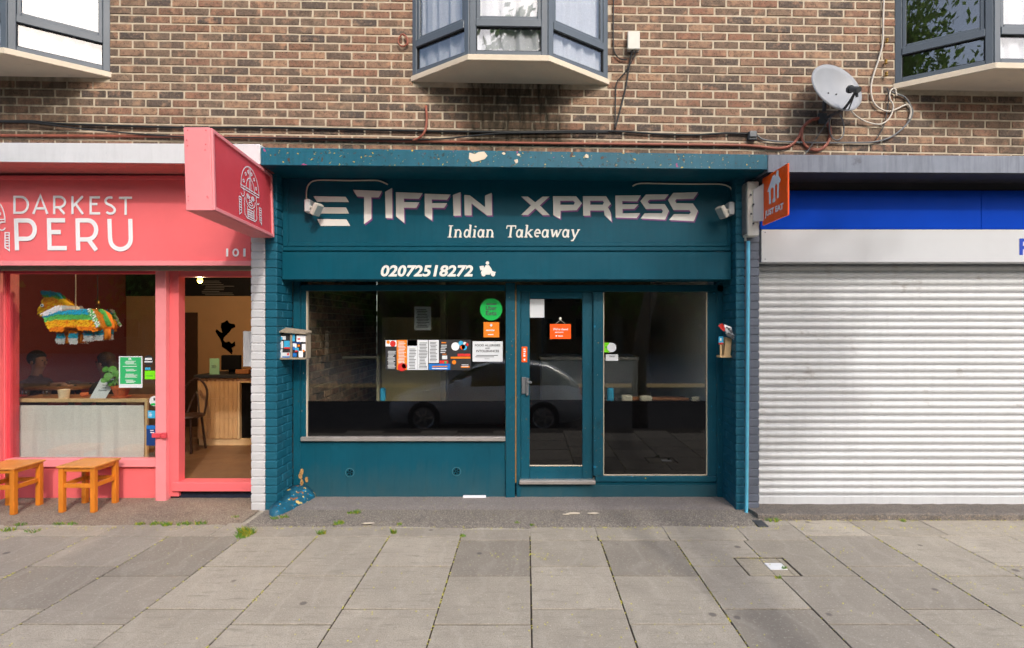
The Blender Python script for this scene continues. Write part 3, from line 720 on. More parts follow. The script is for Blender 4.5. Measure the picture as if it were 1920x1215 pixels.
# interior
RX0, RX1, RY0, RY1, FZ, CZ = -6.3, -2.50, 0.42, 3.4, 0.15, 2.62
bm = BM(); box(bm, RX0, RX1, RY0-0.01, RY1, FZ-0.06, FZ); mk('floor', bm, M['floorwood'], PK)
boxo('side_wall', M['redwall'], PK, RX0-0.1, RX0, RY0, RY1, FZ, CZ, bev=0)
boxo('back_wall', M['beige'], PK, RX0, RX1, RY1, RY1+0.1, FZ, 2.2, bev=0)
boxo('menu_wall', M['darkroom'], PK, RX0, RX1, RY1-0.02, RY1+0.1, 2.201, CZ, bev=0)
boxo('party_wall', M['beige'], PK, RX1, RX1+0.08, RY0, RY1, FZ, CZ, bev=0)
boxo('ceiling', M['darkroom'], PK, RX0, RX1+0.08, RY0-0.3, RY1, CZ, CZ+0.08, bev=0)
boxo('back_doorway', pm('unlit_opening_brown', C(70,48,34), 0.9, 0.1, 5, 0.1, 30), PK, X(338, RY1), X(371, RY1), RY1-0.03, RY1-0.002, FZ, Z(586, RY1), bev=0)  # flat brown panel; the unlit door opening's darkness is put into its colour
bm = BM()
r = random.Random(4)
for i in range(9):
    y0 = Z(527+i*3.2, RY1-0.03)
    fit = X(376+r.uniform(0,10), RY1-0.03)
    ribbon(bm, [(fit, y0), (fit+r.uniform(0.25,0.5), y0)], 0.008, lambda x, z: (x, RY1-0.024, z))
mk('menu_writing', bm, pm('chalk', C(130,128,124), 0.9, 0.1, 40, 0), PK)

# ------------------------------------------------------------------ teal shop
TL = thing('teal_shopfront', (-0.2, 0.3, 0), 'dark teal takeaway shopfront with painted sign, window and glazed door', 'shopfront')
cn = canopy('canopy', M['teal_chip'], TL, -2.352, 2.135, 3.316, 3.252, 3.156, 3.116, M['teal'])
pier(TL, M['teal_brick'], -2.4505, -2.34, 0.0, 0.345, 'r', 3.165, 'teal painted brick pier beside the white one')
pier(TL, M['teal_brick'], 1.965, 2.0485, 0.0, 0.345, 'l', 3.13, 'teal painted brick pier beside the grey one')
XL, XR = -2.338, 1.963
UY = 0.13
boxo('sign_board', M['teal'], TL, XL, XR, UY, UY+0.08, Z(470, UY), 3.17, bev=0)
for (a, b_, c, d) in ((XL+0.001, X(541,UY), Z(462,UY), 3.152), (X(1364,UY), XR-0.001, Z(462,UY), 3.10)): boxo('sign_trim', M['teal'], TL, a, b_, UY-0.014, UY-0.001, c, d)
boxo('sign_trim', M['teal'], TL, X(541.5,UY), X(1363.5,UY), UY-0.016, UY-0.001, Z(462,UY), Z(455,UY))
boxo('sign_trim', M['teal'], TL, XL+0.001, XR-0.001, UY-0.022, UY-0.001, Z(471,UY), Z(463,UY), bev=0.005)
boxo('shutter_box', M['teal'], TL, XL+0.0015, XR-0.0015, 0.095, 0.33, Z(524.5, 0.095), Z(472,0.095), bev=0.006)
# wordmark
WY = UY-0.004
def scr(ox, oy, pts): return [(ox+x/4.364, oy+y/4.364) for x, y in pts]
G = []
for p in ([(120,165),(385,170),(412,213),(150,212)], [(140,255),(388,257),(412,308),(170,307)], [(150,352),(392,355),(422,408),(180,408)],
  ): G.append(('s', [scr(560,330,p)]))
for p in ([(445,113),(683,123),(655,177),(595,175),(595,350),(535,395),(535,172),(478,168)], [(707,130),(765,97),(767,347),(712,343)],
  [(795,132),(1015,140),(985,188),(862,185),(862,213),(988,215),(962,262),(862,260),(865,385),(797,330)],
  [(1030,145),(1243,152),(1215,195),(1090,192),(1090,222),(1215,222),(1190,262),(1093,260),(1093,365),(1033,325)],
  [(1262,155),(1325,132),(1327,325),(1267,325)], [(1355,155),(1400,158),(1525,255),(1525,160),(1580,138),(1583,322),(1540,322),(1415,225),(1415,322),(1358,322)]): G.append(('l', [scr(560,330,p)]))
for p in ([[(75,168),(130,168),(190,215),(250,168),(308,168),(228,240),(308,320),(250,320),(190,265),(130,320),(75,318),(155,240)]],
  [[(335,165),(525,165),(572,222),(530,280),(398,285),(395,350),(338,320)], [(395,203),(500,203),(515,218),(505,235),(395,235)]],
  [[(580,165),(770,165),(810,228),(785,255),(808,300),(815,375),(757,320),(752,283),(640,283),(640,325),(583,325)], [(640,203),(745,203),(752,218),(742,235),(640,235)]],
  [[(845,160),(1055,158),(1025,208),(903,205),(903,232),(1035,232),(1000,270),(905,270),(905,305),(1050,303),(1020,345),(848,340)]],
  [[(1050,205),(1095,152),(1283,150),(1250,192),(1125,195),(1110,212),(1125,228),(1250,230),(1285,285),(1253,357),(1052,348),(1085,305),(1225,305),(1235,285),(1222,270),(1095,270)]],
  [[(1275,195),(1320,138),(1523,132),(1485,187),(1345,190),(1335,205),(1345,222),(1480,225),(1522,285),(1488,370),(1285,360),(1325,312),(1450,313),(1463,297),(1452,280),(1320,278)]]): G.append(('l', [scr(960,330,q) for q in p]))
for kind, loops in G:
    bm = BM(); polysheet(bm, [[(X(x,WY), Z(y,WY)) for x, y in l] for l in loops], WY)
    o = mk('letter' if kind == 'l' else 'stripe', bm, M['letter'], TL, recalc=False)
    if kind == 'l':
        bm = BM(); polysheet(bm, [[(X(x+1.8,WY), Z(y+2.6,WY)) for x, y in l] for l in loops], WY+0.002)
        mk('letter_edge', bm, M['letter_sh'], o, recalc=False)
pxtext('phone_number', '02072518272', 714, 887, 497, 519, 0.091, M['letter'], TL, bold=0.035, shear=0.18)
# slab-serif italic line "Indian Takeaway" drawn with strokes (units: x advance, y 0..1 cap height)
def serif_word(bm, letters, x0, x1, y0, cap, Yp):
    adv = sum(w_ for w_, _ in letters); s = (x1-x0)/adv; xx = 0
    for w_, strokes in letters:
        for st in strokes:
            wd_ = st[0]; pts = [(x0+(xx+px_)*s+0.24*py_*cap*0.5, y0-py_*cap) for px_, py_ in st[1:]]
            ribbon(bm, [(X(a,Yp), Z(b_,Yp)) for a, b_ in pts], wd_*(D+Yp)/1000, lambda x, z: (x, Yp, z))
        xx += w_
T_, t_ = 3.6, 1.7
def stem(x, h, a=True, b=True, sx=0.13): 
    o = [(T_, (x,0),(x,h))]
    if a: o.append((t_, (x-sx,0.02),(x+sx,0.02)))
    if b: o.append((t_, (x-sx,h-0.02),(x+(0.02 if h < 0.95 or b == 'h' else sx),h-0.02)))
    return o
bowl = lambda cx, rx: (3.0,)+tuple(arc(cx, 0.33, rx, 0.31, 0, 360, 14))
LA = (0.62, [bowl(0.24, 0.17)]+[(T_, (0.44,0.66),(0.44,0.08),(0.54,0.02))])
Ln = (0.72, stem(0.14,0.66,True,'h')+[(2.6,)+tuple(arc(0.31,0.42,0.17,0.22,180,0,8))]+[(T_, (0.50,0.42),(0.50,0.0)), (t_, (0.40,0.02),(0.63,0.02))])
Li = (0.36, stem(0.15,0.66,True,'h')+[(T_, (0.17,0.86),(0.17,0.98))])
LI = (0.48, stem(0.2,1.0,sx=0.16))
Ld = (0.66, [bowl(0.24, 0.17), (T_, (0.46,1.05),(0.46,0.02)), (t_, (0.34,1.04),(0.48,1.04)), (t_, (0.46,0.02),(0.58,0.02))])
LT = (0.74, [(T_, (0.36,0.0),(0.36,1.0)), (t_, (0.2,0.02),(0.5,0.02)), (2.4, (0.04,0.97),(0.70,0.97)), (t_, (0.05,0.98),(0.04,0.72)), (t_, (0.69,0.98),(0.68,0.72))])
Lk = (0.66, stem(0.14,1.05,True,'h')+[(2.6, (0.48,0.64),(0.18,0.30)), (T_, (0.26,0.40),(0.54,0.02)), (t_, (0.38,0.64),(0.60,0.64)), (t_, (0.44,0.02),(0.64,0.02))])
Le = (0.58, [(3.0,)+tuple([(0.10,0.36),(0.46,0.36)]+arc(0.28,0.36,0.18,0.30,0,310,12))])
Lw = (0.86, [(T_, (0.10,0.64),(0.24,0.02)), (2.4, (0.24,0.02),(0.42,0.62)), (T_, (0.42,0.62),(0.54,0.02)), (2.4, (0.54,0.02),(0.74,0.64)), (t_, (0.0,0.64),(0.2,0.64)), (t_, (0.64,0.64),(0.84,0.64))])
Ly = (0.66, [(T_, (0.12,0.64),(0.30,0.04)), (2.6, (0.56,0.64),(0.24,-0.26),(0.08,-0.28)), (t_, (0.02,0.64),(0.22,0.64)), (t_, (0.46,0.64),(0.66,0.64))])
bm = BM(); serif_word(bm, [LI, Ln, Ld, Li, LA, Ln], 838, 928, 445, 22, WY); mk('strapline', bm, M['letter'], TL); bm = BM(); serif_word(bm, [LT, LA, Lk, Le, LA, Lw, LA, Ly], 947, 1086, 445, 22, WY)
mk('strapline', bm, M['letter'], TL)
bm = BM()
def sc8(p): return [(X(700+x/8, 0.091), Z(480+y/8, 0.091)) for x, y in p]
polysheet(bm, [sc8([(1590,152),(1655,145),(1668,210),(1605,215)])], 0.0912); polysheet(bm, [sc8([(1650,200),(1685,138),(1735,138),(1770,185),(1785,225),(1840,240),(1828,262),(1760,262),(1745,280),(1690,280),(1680,262),(1612,262),(1622,225)])], 0.091)
for (cx, cy, rr) in ((1712,105,27), (1655,275,32), (1795,275,32)): polysheet(bm, [sc8(arc(cx,cy,rr,rr,0,336,14))], 0.0908)
mk('scooter_icon', bm, M['letter'], TL)

# shop window, door, side light (frame plane FY)
FY = 0.34; GYY = FY+0.03
pxbox('jamb', M['teal_worn'], TL, 549.5, 563, 527, 936, FY, 0.10)
pxbox('window_head', M['teal'], TL, 563.5, 947, 534, 545, FY-0.012, 0.09)
pxbox('window_stile', M['teal_worn'], TL, 564, 574, 545.5, 819, FY+0.004, 0.07)
pxbox('bead', M['cream_conc'], TL, 574.2, 575.6, 546, 819, FY+0.002, 0.04, bev=0)
pxbox('sill', M['alu'], TL, 563, 947.5, 819.5, 827.5, FY-0.03, 0.10, bev=0.004)
pxbox('pane', M['glass'], TL, 575, 947, 545, 820, GYY, 0.006, bev=0)
mb_, nb_, bb_, pb_ = newmat('teal_paint_dusty')                          # road dust splashed up the riser
cb_ = mixc(nb_, tuple(x*.9 for x in TEAL[:3])+(1,), tuple(x*1.1 for x in TEAL[:3])+(1,), ramp(nb_, noise(nb_, pb_, 2, 5), 0.3, 0.7))
sp_ = nd(nb_, 'ShaderNodeSeparateXYZ'); nb_.links.new(pb_, sp_.inputs[0])
ma_ = nd(nb_, 'ShaderNodeMath', operation='MULTIPLY_ADD'); nb_.links.new(noise(nb_, pb_, 1.0, 5, 0.7, stretch=(16, 16, 4)), ma_.inputs[0]); ma_.inputs[1].default_value = -0.5
ad_ = nd(nb_, 'ShaderNodeMath', operation='ADD'); nb_.links.new(sp_.outputs[2], ad_.inputs[0]); ad_.inputs[1].default_value = 0.45; nb_.links.new(ad_.outputs[0], ma_.inputs[2])
cb_ = mixc(nb_, cb_, C(58, 84, 88), ramp(nb_, ma_.outputs[0], 0.18, 0.58, (0.62,0.62,0.62,1), (0,0,0,1)))
nb_.links.new(cb_, bb_.inputs['Base Color']); bb_.inputs['Roughness'].default_value = 0.55; bb_.inputs['Specular IOR Level'].default_value = 0.25
M['teal_dusty'] = mb_
for i in range(13):                                                     # riser boards
    a = 562+i*29.7; pxbox('board', M['teal_dusty'], TL, a, min(947.5, a+29.62), 828, 937, FY+0.008+0.0003*math.sin(i*2.1), 0.03, bev=0.0006)
pxbox('post', M['teal_worn'], TL, 948, 965.5, 530, 937, FY-0.014, 0.10)
pxbox('post_bead', pm('bare_wood_edge', C(150,112,64), 0.7, 0.2, 20, 0.1), TL, 966, 968, 545, 905, FY-0.006, 0.05, bev=0)
pxbox('door_jamb', M['teal_worn'], TL, 968.3, 976, 536, 937, FY+0.0, 0.10)
pxbox('door_head', M['teal'], TL, 968.3, 1357, 534, 546.5, FY-0.004, 0.08)
door = bpy.data.objects.new('door', None); COL.objects.link(door); door.parent = TL; door.location = Vector((X(1042,FY), FY, Z(905,FY)))-wloc(TL)
DY = FY+0.02
pxbox('stile', M['teal_worn'], door, 976.5, 993, 547, 901, DY, 0.045); pxbox('stile', M['teal_worn'], door, 1092, 1111.5, 547, 901, DY, 0.045)
pxbox('top_rail', M['teal'], door, 993.3, 1091.7, 547, 560, DY, 0.045); pxbox('bottom_rail', M['teal_worn'], door, 993.3, 1091.7, 874, 901, DY, 0.045)
pxbox('pane', M['glass'], door, 993, 1092, 560, 874, DY+0.018, 0.006, bev=0)
bm = BM(); box(bm, X(978,DY), X(986,DY), DY-0.014, DY-0.001, Z(738,DY), Z(707,DY), bev=0.003); box(bm, X(986.2,DY), X(991.5,DY), DY-0.03, DY-0.001, Z(741,DY), Z(708,DY), bev=0.006); box(bm, X(988,DY), X(997,DY), DY-0.045, DY-0.031, Z(718,DY), Z(714,DY), bev=0.004)
mk('handle', bm, M['steel'], door)
bm = BM(); box(bm, X(974,FY), X(1115.5,FY), FY-0.05, FY+0.06, Z(908.5,FY-.05), Z(901.5,FY-.05), bev=0.003)
for i in range(28): box(bm, X(976+i*5,FY), X(978.5+i*5,FY), FY-0.053, FY-0.049, Z(907.5,FY-.05), Z(902.5,FY-.05))
mk('tread_strip', bm, M['alu'], TL)
pxbox('base_board', M['teal_dusty'], TL, 968.5, 1344, 909.5, 938, FY+0.004, 0.06)
pxbox('base_board', M['teal_worn'], TL, 1116, 1344, 893, 904, FY-0.004, 0.06, bev=0.006)
pxbox('base_board', M['teal'], TL, 1116.2, 1344, 904.3, 909.2, FY+0.012, 0.05)
pxbox('post', M['teal_worn'], TL, 1112.5, 1131, 547, 892.5, FY-0.008, 0.09)
pxbox('pane', M['glass'], TL, 1131, 1326, 547, 892, GYY, 0.006, bev=0)
pxbox('window_stile', M['teal_worn'], TL, 1326.5, 1344, 547, 892.5, FY+0.0, 0.07)
pxbox('bead', M['cream_conc'], TL, 1324.7, 1326.2, 548, 891, FY+0.006, 0.03, bev=0); pxbox('bead', M['cream_conc'], TL, 1131.3, 1132.6, 548, 891, FY+0.006, 0.03, bev=0); pxbox('bead', M['cream_conc'], TL, 1132.7, 1324.5, 890.2, 891.6, FY+0.006, 0.03, bev=0)
pxbox('bead', M['cream_conc'], TL, 993.2, 1091.8, 872.5, 874, DY-0.004, 0.02, bev=0)
pxbox('jamb', M['teal_worn'], TL, 1344.5, 1356, 527, 937, FY-0.004, 0.10)
# obscuring black film on the lower glass
gm, gnt, gb, gP = newmat('glossy_black_film'); gb.inputs['Base Color'].default_value = C(7, 7, 8); gb.inputs['Roughness'].default_value = 0.03; gb.inputs['Specular IOR Level'].default_value = 0.6
gloss = gm
for (a, b_, c, d, Y_) in ((575.5,946.5,752,819,GYY-0.005), (993.5,1091.5,750,873.5,DY+0.012), (1133,1324.5,752,890,GYY-0.005)): pxbox('black_film', gloss, TL, a, b_, c, d, Y_, 0.004, bev=0)
for cx, cy in ((656, 886), (856, 884)):
    bm = BM(); c3 = (X(cx, FY), Z(cy, FY)); n = 20
    ribbon(bm, [(c3[0]+0.043*math.cos(a*6.2832/n), c3[1]+0.043*math.sin(a*6.2832/n)) for a in range(n)], 0.006, lambda x, z: (x, FY-0.001, z), True, 0)
    disc(bm, c3, 0.038, FY+0.0045, mi=2)
    for k in range(5): disc(bm, (c3[0]+0.022*math.cos(k*1.2566+0.5), c3[1]+0.022*math.sin(k*1.2566+0.5)), 0.0095, FY+0.0035, 10, mi=1)
    disc(bm, c3, 0.008, FY+0.0035, 10, mi=1)
    mk('vent', bm, [pm('pale_teal_vent', C(64, 118, 130), 0.5, 0.1, 20, 0), M['black'], M['teal']], TL)
# interior of the takeaway
TX0, TX1, TY0, TY1, TF, TC = -2.24, 1.86, 0.46, 3.0, 0.15, 2.5
dimbrown = pm('dim_brown_wall', C(176, 158, 124), 0.85, 0.1, 2, 0.1, 30)
olive = pm('olive_cream_wall', C(214, 200, 150), 0.85, 0.06, 2, 0.05, 30)
boxo('floor', pm('lino_floor', C(150,142,130), 0.6, 0.1, 3, 0), TL, TX0, TX1, FY+0.10, TY1, TF-0.05, TF, bev=0)
boxo('ceiling', M['darkroom'], TL, TX0-0.08, TX1+0.08, FY+0.0, TY1, TC, TC+0.06, bev=0)
boxo('back_wall', dimbrown, TL, TX0, TX1, TY1, TY1+0.08, TF, TC, bev=0)
boxo('side_wall', pm('white_wall', C(236,232,224), 0.85, 0.04, 2, 0.05, 30), TL, TX1, TX1+0.08, TY0, TY1, TF, TC, bev=0)
iw = boxo('side_wall', pm('grey_mortar', C(146,134,114), 0.95, 0.1, 9, 0.2, 60), TL, TX0-0.09, TX0-0.006, TY0, TY1, TF, TC, bev=0)
bm = BM(); r = random.Random(9)
for k in range(30):
    for c in range(11):
        y0 = TY0+(c-(0.5 if k % 2 else 0))*0.232; y1 = min(TY1, y0+0.222); y0 = max(TY0, y0)
        if y1-y0 < 0.03: continue
        box(bm, TX0-0.03, TX0+r.uniform(-.004,.004), y0, y1, TF+k*PITCH+0.005, TF+(k+1)*PITCH-0.005, bev=0.003)
o = mk('brick_courses', bm, M['brick_i'], iw); o['kind'] = 'stuff'

# ------------------------------------------------------------------ shuttered shop
SH = thing('shuttered_shopfront', (3.8, 0.3, 0), 'closed shop with a white roller shutter below a blue and white sign', 'shopfront')
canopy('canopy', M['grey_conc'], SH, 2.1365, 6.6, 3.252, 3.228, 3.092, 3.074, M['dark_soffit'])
pier(SH, M['grey_brick'], 2.0495, 2.186, 0.001, 0.34, None, 3.05, 'dark grey painted brick pier')
gy = 0.03
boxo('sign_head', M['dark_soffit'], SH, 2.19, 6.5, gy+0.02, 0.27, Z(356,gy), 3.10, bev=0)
boxo('blue_panel', M['blue_sign'], SH, 2.205, 4.29, gy, gy+0.10, Z(430,gy), Z(357,gy), bev=0.004); boxo('blue_panel', M['blue_sign'], SH, 4.291, 6.5, gy, gy+0.10, Z(430,gy), Z(357,gy), bev=0.004)
boxo('white_panel', M['white_sign'], SH, 2.213, 6.5, gy-0.006, gy+0.12, Z(492,gy), Z(430.6,gy), bev=0.004)
for px_ in (1434,): 
    for py_ in (436, 486): boxo('screw', M['ink'], SH, X(px_,gy)-0.004, X(px_,gy)+0.004, gy-0.009, gy-0.0065, Z(py_,gy)-0.004, Z(py_,gy)+0.004, bev=0)
bm = BM(); f0 = gy-0.0085
polysheet(bm, [[(X(x,f0),Z(y,f0)) for x, y in ((1911.5,447),(1936,447),(1936,453),(1918,453),(1918,461),(1933,461),(1933,467),(1918,467),(1918,478),(1911.5,478))]], f0)
mk('lettering', bm, M['blue_ink'], SH)
ZS = 0.20; zb = -0.005
boxo('bottom_rail', M['shutter'], SH, 2.187, 6.4, ZS-0.012, ZS+0.02, zb, zb+0.082, bev=0.005)
prof = [(0.010,0.0),(0.012,0.004),(0.010,0.010),(0.003,0.013),(-0.007,0.022),(-0.0115,0.034),(-0.0125,0.045),(-0.009,0.055),(-0.001,0.0615),(0.008,0.0645),(0.011,0.0675),(0.010,0.0705)]
n_s = 33; pitch = 0.0705
bm = BM()
a = [bm.verts.new((2.187, ZS+y, z)) for y, z in prof]; b2 = [bm.verts.new((6.4, ZS+y, z)) for y, z in prof]
for i in range(len(prof)-1): bm.faces.new((a[i], b2[i], b2[i+1], a[i+1]))
s0 = mk('slat', bm, M['shutter'], SH, smooth=True)
base = s0.location.copy(); s0.location = base+Vector((0, 0, zb+0.083))
for i in range(1, n_s):
    o = s0.copy(); COL.objects.link(o); o.location = base+Vector((0, random.uniform(-.002,.002), zb+0.083+i*pitch+random.uniform(-.0012,.0012)))
boxo('guide_backing', M['black'], SH, 2.187, 6.4, ZS+0.05, ZS+0.08, -0.05, 3.0, bev=0)
bm = BM(); nx = 70; g = []; r = random.Random(6)
for j, (y, z) in enumerate(((-0.235,-0.03),(-0.232,0.045),(-0.215,0.052),(0.0,0.03),(0.24,-0.004))):
    g.append([bm.verts.new((2.07+4.4*i/nx, y+(r.uniform(-.010,.010) if j < 3 else 0), z+r.uniform(-.004,.004))) for i in range(nx+1)])
for j in range(4):
    for i in range(nx): bm.faces.new((g[j][i], g[j][i+1], g[j+1][i+1], g[j+1][i]))
lo_ = bm.verts.new((2.07, 0.24, -0.04)); bm.faces.new([g[j][0] for j in range(5)]+[lo_])
mk('step', bm, M['plinth'], SH)

# ------------------------------------------------------------------ things fixed to the upper wall
def cable(name, pts, r, mat, label, cat='cable', Y=-0.018, k=5, sides=6):
    bm = BM(); tube(bm, [(X(p[0], p[2] if len(p) > 2 else Y), p[2] if len(p) > 2 else Y, Z(p[1], p[2] if len(p) > 2 else Y)) for p in pts], r, sides, k=k)
    return tag(mk(name, bm, mat, None, smooth=True), label, cat)
cable('cable', [(-120,225),(0,227),(60,227),(110,232),(200,235),(340,239),(480,239),(640,242),(800,245.5),(960,247.5),(1060,246),(1152,246),(1230,251),(1300,253),(1360,250),(1404,251)], 0.010, M['blackcable'], 'long black cable clipped along the bricks above all three shops')
cable('cable', [(-120,228),(40,229),(80,232),(140,240),(220,248),(300,254),(360,256.5),(480,258),(640,260),(790,261.5),(850,258.5),(900,253),(950,249.5),(1050,248.5),(1140,248)], 0.007, M['blackcable'], 'thin sagging black cable dipping below the long clipped one', Y=-0.036)
cable('conduit', [(-120,252),(0,254),(200,255),(350,256),(480,258),(640,262),(780,265),(960,268),(1130,270),(1300,271.5),(1400,273),(1455,278),(1480,274),(1497,258),(1505,240),(1520,226),(1537,222),(1552,232),(1557,252),(1548,272),(1532,282),(1513,276),(1503,258),(1508,236),(1525,224),(1545,226),(1556,244),(1553,266),(1540,279),(1520,280)], 0.013, M['copper'], 'red brown pipe running above the shop canopies and ending in a coil', 'pipe', Y=-0.016, sides=8)
cable('conduit', [(799,199,0.0),(799,204,-0.03),(800,225,-0.03),(797,245,-0.04),(788,257,-0.04),(774,264,-0.034)], 0.011, M['copper'], 'short red brown pipe rising from a hole in the bricks', 'pipe', sides=8)
cable('pipe_ring', [(765,85,-.02),(762,70,-.03),(755,64,-.03),(748,72,-.03),(748,82,-.03),(755,87,-.03),(763,82,-.03),(763,70,-.03),(756,66,-.03)], 0.007, M['copper'], 'small red brown pipe ring left of the centre bay window', 'pipe')
cable('cable', [(1151,-30),(1150,30),(1150,80),(1152,98),(1162,110),(1176,112)], 0.006, M['blackcable'], 'black cable hanging down beside the right edge of the centre bay')
cable('cable', [(1186,93,-.05),(1180,120,-.03),(1174,160,-.02),(1163,205,-.02),(1153,243,-.03)], 0.008, M['blackcable'], 'straight black cable from the white junction box down to the long cable')
cable('cable', [(1193,93,-.05),(1186,112,-.04),(1170,138,-.03),(1156,156,-.02),(1154,190,-.02),(1153,243,-.025)], 0.006, M['blackcable'], 'kinked black cable from the white junction box')
cable('cable', [(1420,254),(1432,262),(1470,266),(1540,267.5),(1600,267.5),(1640,266),(1672,256),(1700,233),(1711,212),(1706,196),(1696,182),(1680,176),(1672,172)], 0.008, M['greycable'], 'thick grey cable curving up below the right bay window')
cable('cable', [(1658,-30),(1656,40),(1655,80),(1648,110),(1638,140),(1633,165),(1637,190),(1650,204),(1668,209),(1684,203),(1702,196),(1708,210),(1704,224)], 0.008, M['whitecable'], 'white cable hanging from the top and looping by the dish')
cable('cable', [(1594,206,-.12),(1606,218,-.06),(1626,229,-.03),(1650,233,-.03),(1667,222,-.03),(1675,200,-.03),(1668,184,-.03),(1670,170,-.03),(1678,166,-.03),(1681,180,-.03)], 0.007, M['whitecable'], 'white cable slung in a loop from behind the dish')
cable('cable', [(1575,214,-.10),(1582,235,-.04),(1580,255,-.03),(1568,263,-.03),(1557,252,-.03),(1555,230,-.05),(1560,216,-.10)], 0.006, M['greycable'], 'thin grey cable loop hanging under the dish')
cable('wire', [(1563,212,-.14),(1540,245,-.05),(1520,275,-.04),(1508,291,-.05)], 0.004, M['greycable'], 'thin straight grey wire crossing the pipe coil')
cable('cable', [(1664,165),(1666,185),(1662,215),(1655,240),(1642,262)], 0.005, M['dkplastic'], 'thin dark cable hanging between the white loops')
jb = thing('junction_box', (X(1188), -0.03, Z(95)), 'pale grey plastic junction box on the bricks right of the centre bay', 'junction box')
pxbox('lid', M['offwhite_metal'], jb, 1177, 1200, 58, 92, -0.075, 0.025, bev=0.006); pxbox('case', pm('grey_plastic', C(186,188,190), 0.5, 0.05, 9, 0.05, 60), jb, 1178.5, 1199.5, 60, 93, -0.0495, 0.05, bev=0.004)
jb = thing('junction_box', (X(1412), -0.03, Z(262)), 'small weathered grey cable box above the right end of the teal canopy', 'junction box')
pxbox('case', M['dkplastic'], jb, 1404, 1420, 246, 262, -0.045, 0.045, bev=0.006); pxbox('lid', M['greycable'], jb, 1406, 1419, 245, 256, -0.058, 0.0125, bev=0.004)
for i, (px_, py_) in enumerate(((1663, 80), (1661, 120), (1662, 143))):
    bm = BM(); lathe(bm, [(0.010,0),(0.014,0.006),(0.008,0.02),(0.013,0.026),(0.013,0.036)], (X(px_,-.03), -0.03, Z(py_,-.03)), 10); box(bm, X(px_,-.03)-0.004, X(px_,-.03)+0.004, -0.03, 0.01, Z(py_,-.03)+0.008, Z(py_,-.03)+0.016)
    tag(mk('wall_fixing', bm, M['brass']), ('highest', 'middle', 'lowest')[i]+' of three small rusty fixings beside the right bay window', 'fixing')

# satellite dish
ds = thing('satellite_dish', (2.75, -0.02, Z(232)), 'grey satellite dish on the bricks above the orange delivery sign', 'satellite dish')
ax = Vector((0.26, -0.90, 0.30)).normalized(); dc = Vector((X(1567,-0.19), -0.19, Z(166,-0.19)))
u_ = Vector((ax.y*-1, ax.x, 0)).normalized(); v_ = ax.cross(u_).normalized()
if v_.z < 0: v_ = -v_
if u_.x < 0: u_ = -u_
bm = BM(); rings = []; NR, NS = 7, 36
for i in range(NR+1):
    rr = i/NR
    rings.append([dc+u_*(0.265*rr*math.cos(a))+v_*(0.245*rr*math.sin(a))+ax*(0.062*rr*rr-0.04) for a in [6.2832*k/NS for k in range(NS)]])
V = [[bm.verts.new(p) for p in rg] for rg in rings[1:]]; c0_ = bm.verts.new(dc-ax*0.04)
for k in range(NS): bm.faces.new((c0_, V[0][k], V[0][(k+1) % NS]))
for i in range(NR-1):
    for k in range(NS): bm.faces.new((V[i][k], V[i+1][k], V[i+1][(k+1) % NS], V[i][(k+1) % NS]))
r2 = [bm.verts.new(p.co-ax*0.014+(p.co-dc).normalized()*0.004) for p in V[-1]]
for k in range(NS): bm.faces.new((V[-1][k], r2[k], r2[(k+1) % NS], V[-1][(k+1) % NS]))
mk('reflector', bm, M['dish'], ds, smooth=True)
lnb = Vector((X(1606,-0.44), -0.44, Z(168,-0.44))); foot = dc-v_*0.235+ax*0.02+u_*0.0
bm = BM(); tube(bm, [foot, foot+(lnb-foot)*0.55-v_*0.01, lnb], 0.012, 8); tube(bm, [foot+u_*0.05, lnb], 0.006, 6); mk('feed_arm', bm, M['dkplastic'], ds, smooth=True)
bm = BM(); dirn = (dc-lnb).normalized(); tube(bm, [lnb-dirn*0.03, lnb+dirn*0.07], 0.026, 10, smooth=False); tube(bm, [lnb+dirn*0.071, lnb+dirn*0.095], 0.033, 12, smooth=False); tube(bm, [lnb-Vector((0,0,.01)), lnb-Vector((-0.01,-.01,.06))], 0.012, 8, smooth=False); mk('feed_horn', bm, M['dkplastic'], ds)
bm = BM(); bk = dc-ax*0.045; tube(bm, [bk, bk-ax*0.07, Vector((bk.x-0.02, -0.06, bk.z-0.14))], 0.018, 8); box(bm, bk.x-0.05, bk.x+0.03, -0.03, -0.004, bk.z-0.24, bk.z-0.14, bev=0.006); tube(bm, [foot, Vector((bk.x, -0.05, bk.z-0.2))], 0.014, 8); mk('bracket', bm, M['dkplastic'], ds)
for k in (-0.06, 0.03):
    bm = BM(); ellipsoid(bm, dc+u_*k-v_*0.03-ax*0.034, (0.008, 0.008, 0.008), 8, 6); mk('bolt', bm, M['dkplastic'], ds)

# ------------------------------------------------------------------ projecting signs
PS = thing('projecting_sign', (-2.40, -0.02, 2.5), 'pink box sign with white line emblem projecting over the white brick pier', 'sign')
b0r, f0r = Vector((-2.366, -0.022, 0)), Vector((-2.232, -1.21, 0)); b0l, f0l = b0r+Vector((-0.19, 0, 0)), f0r+Vector((-0.188, 0, 0))
zl, zh = 2.556, 3.148; le = 0.0155
def lean(p, z): return (p.x+(z-zl)*-0.030, p.y, z)
bm = BM(); hexa(bm, [lean(f0l,zl), lean(f0r,zl), lean(b0r,zl), lean(b0l,zl), lean(f0l,zh), lean(f0r,zh), lean(b0r,zh), lean(b0l,zh)], bev=0.004); mk('box', bm, M['pink_lt'], PS)
L_ = (f0r-b0r).length; td = (f0r-b0r)/L_; nn = Vector((-td.y, td.x, 0)); nn = nn if nn.x > 0 else -nn
def sf(off): return lambda u, v: tuple(Vector(lean(b0r+td*u, zl+v))+nn*off)
hh = zh-zl
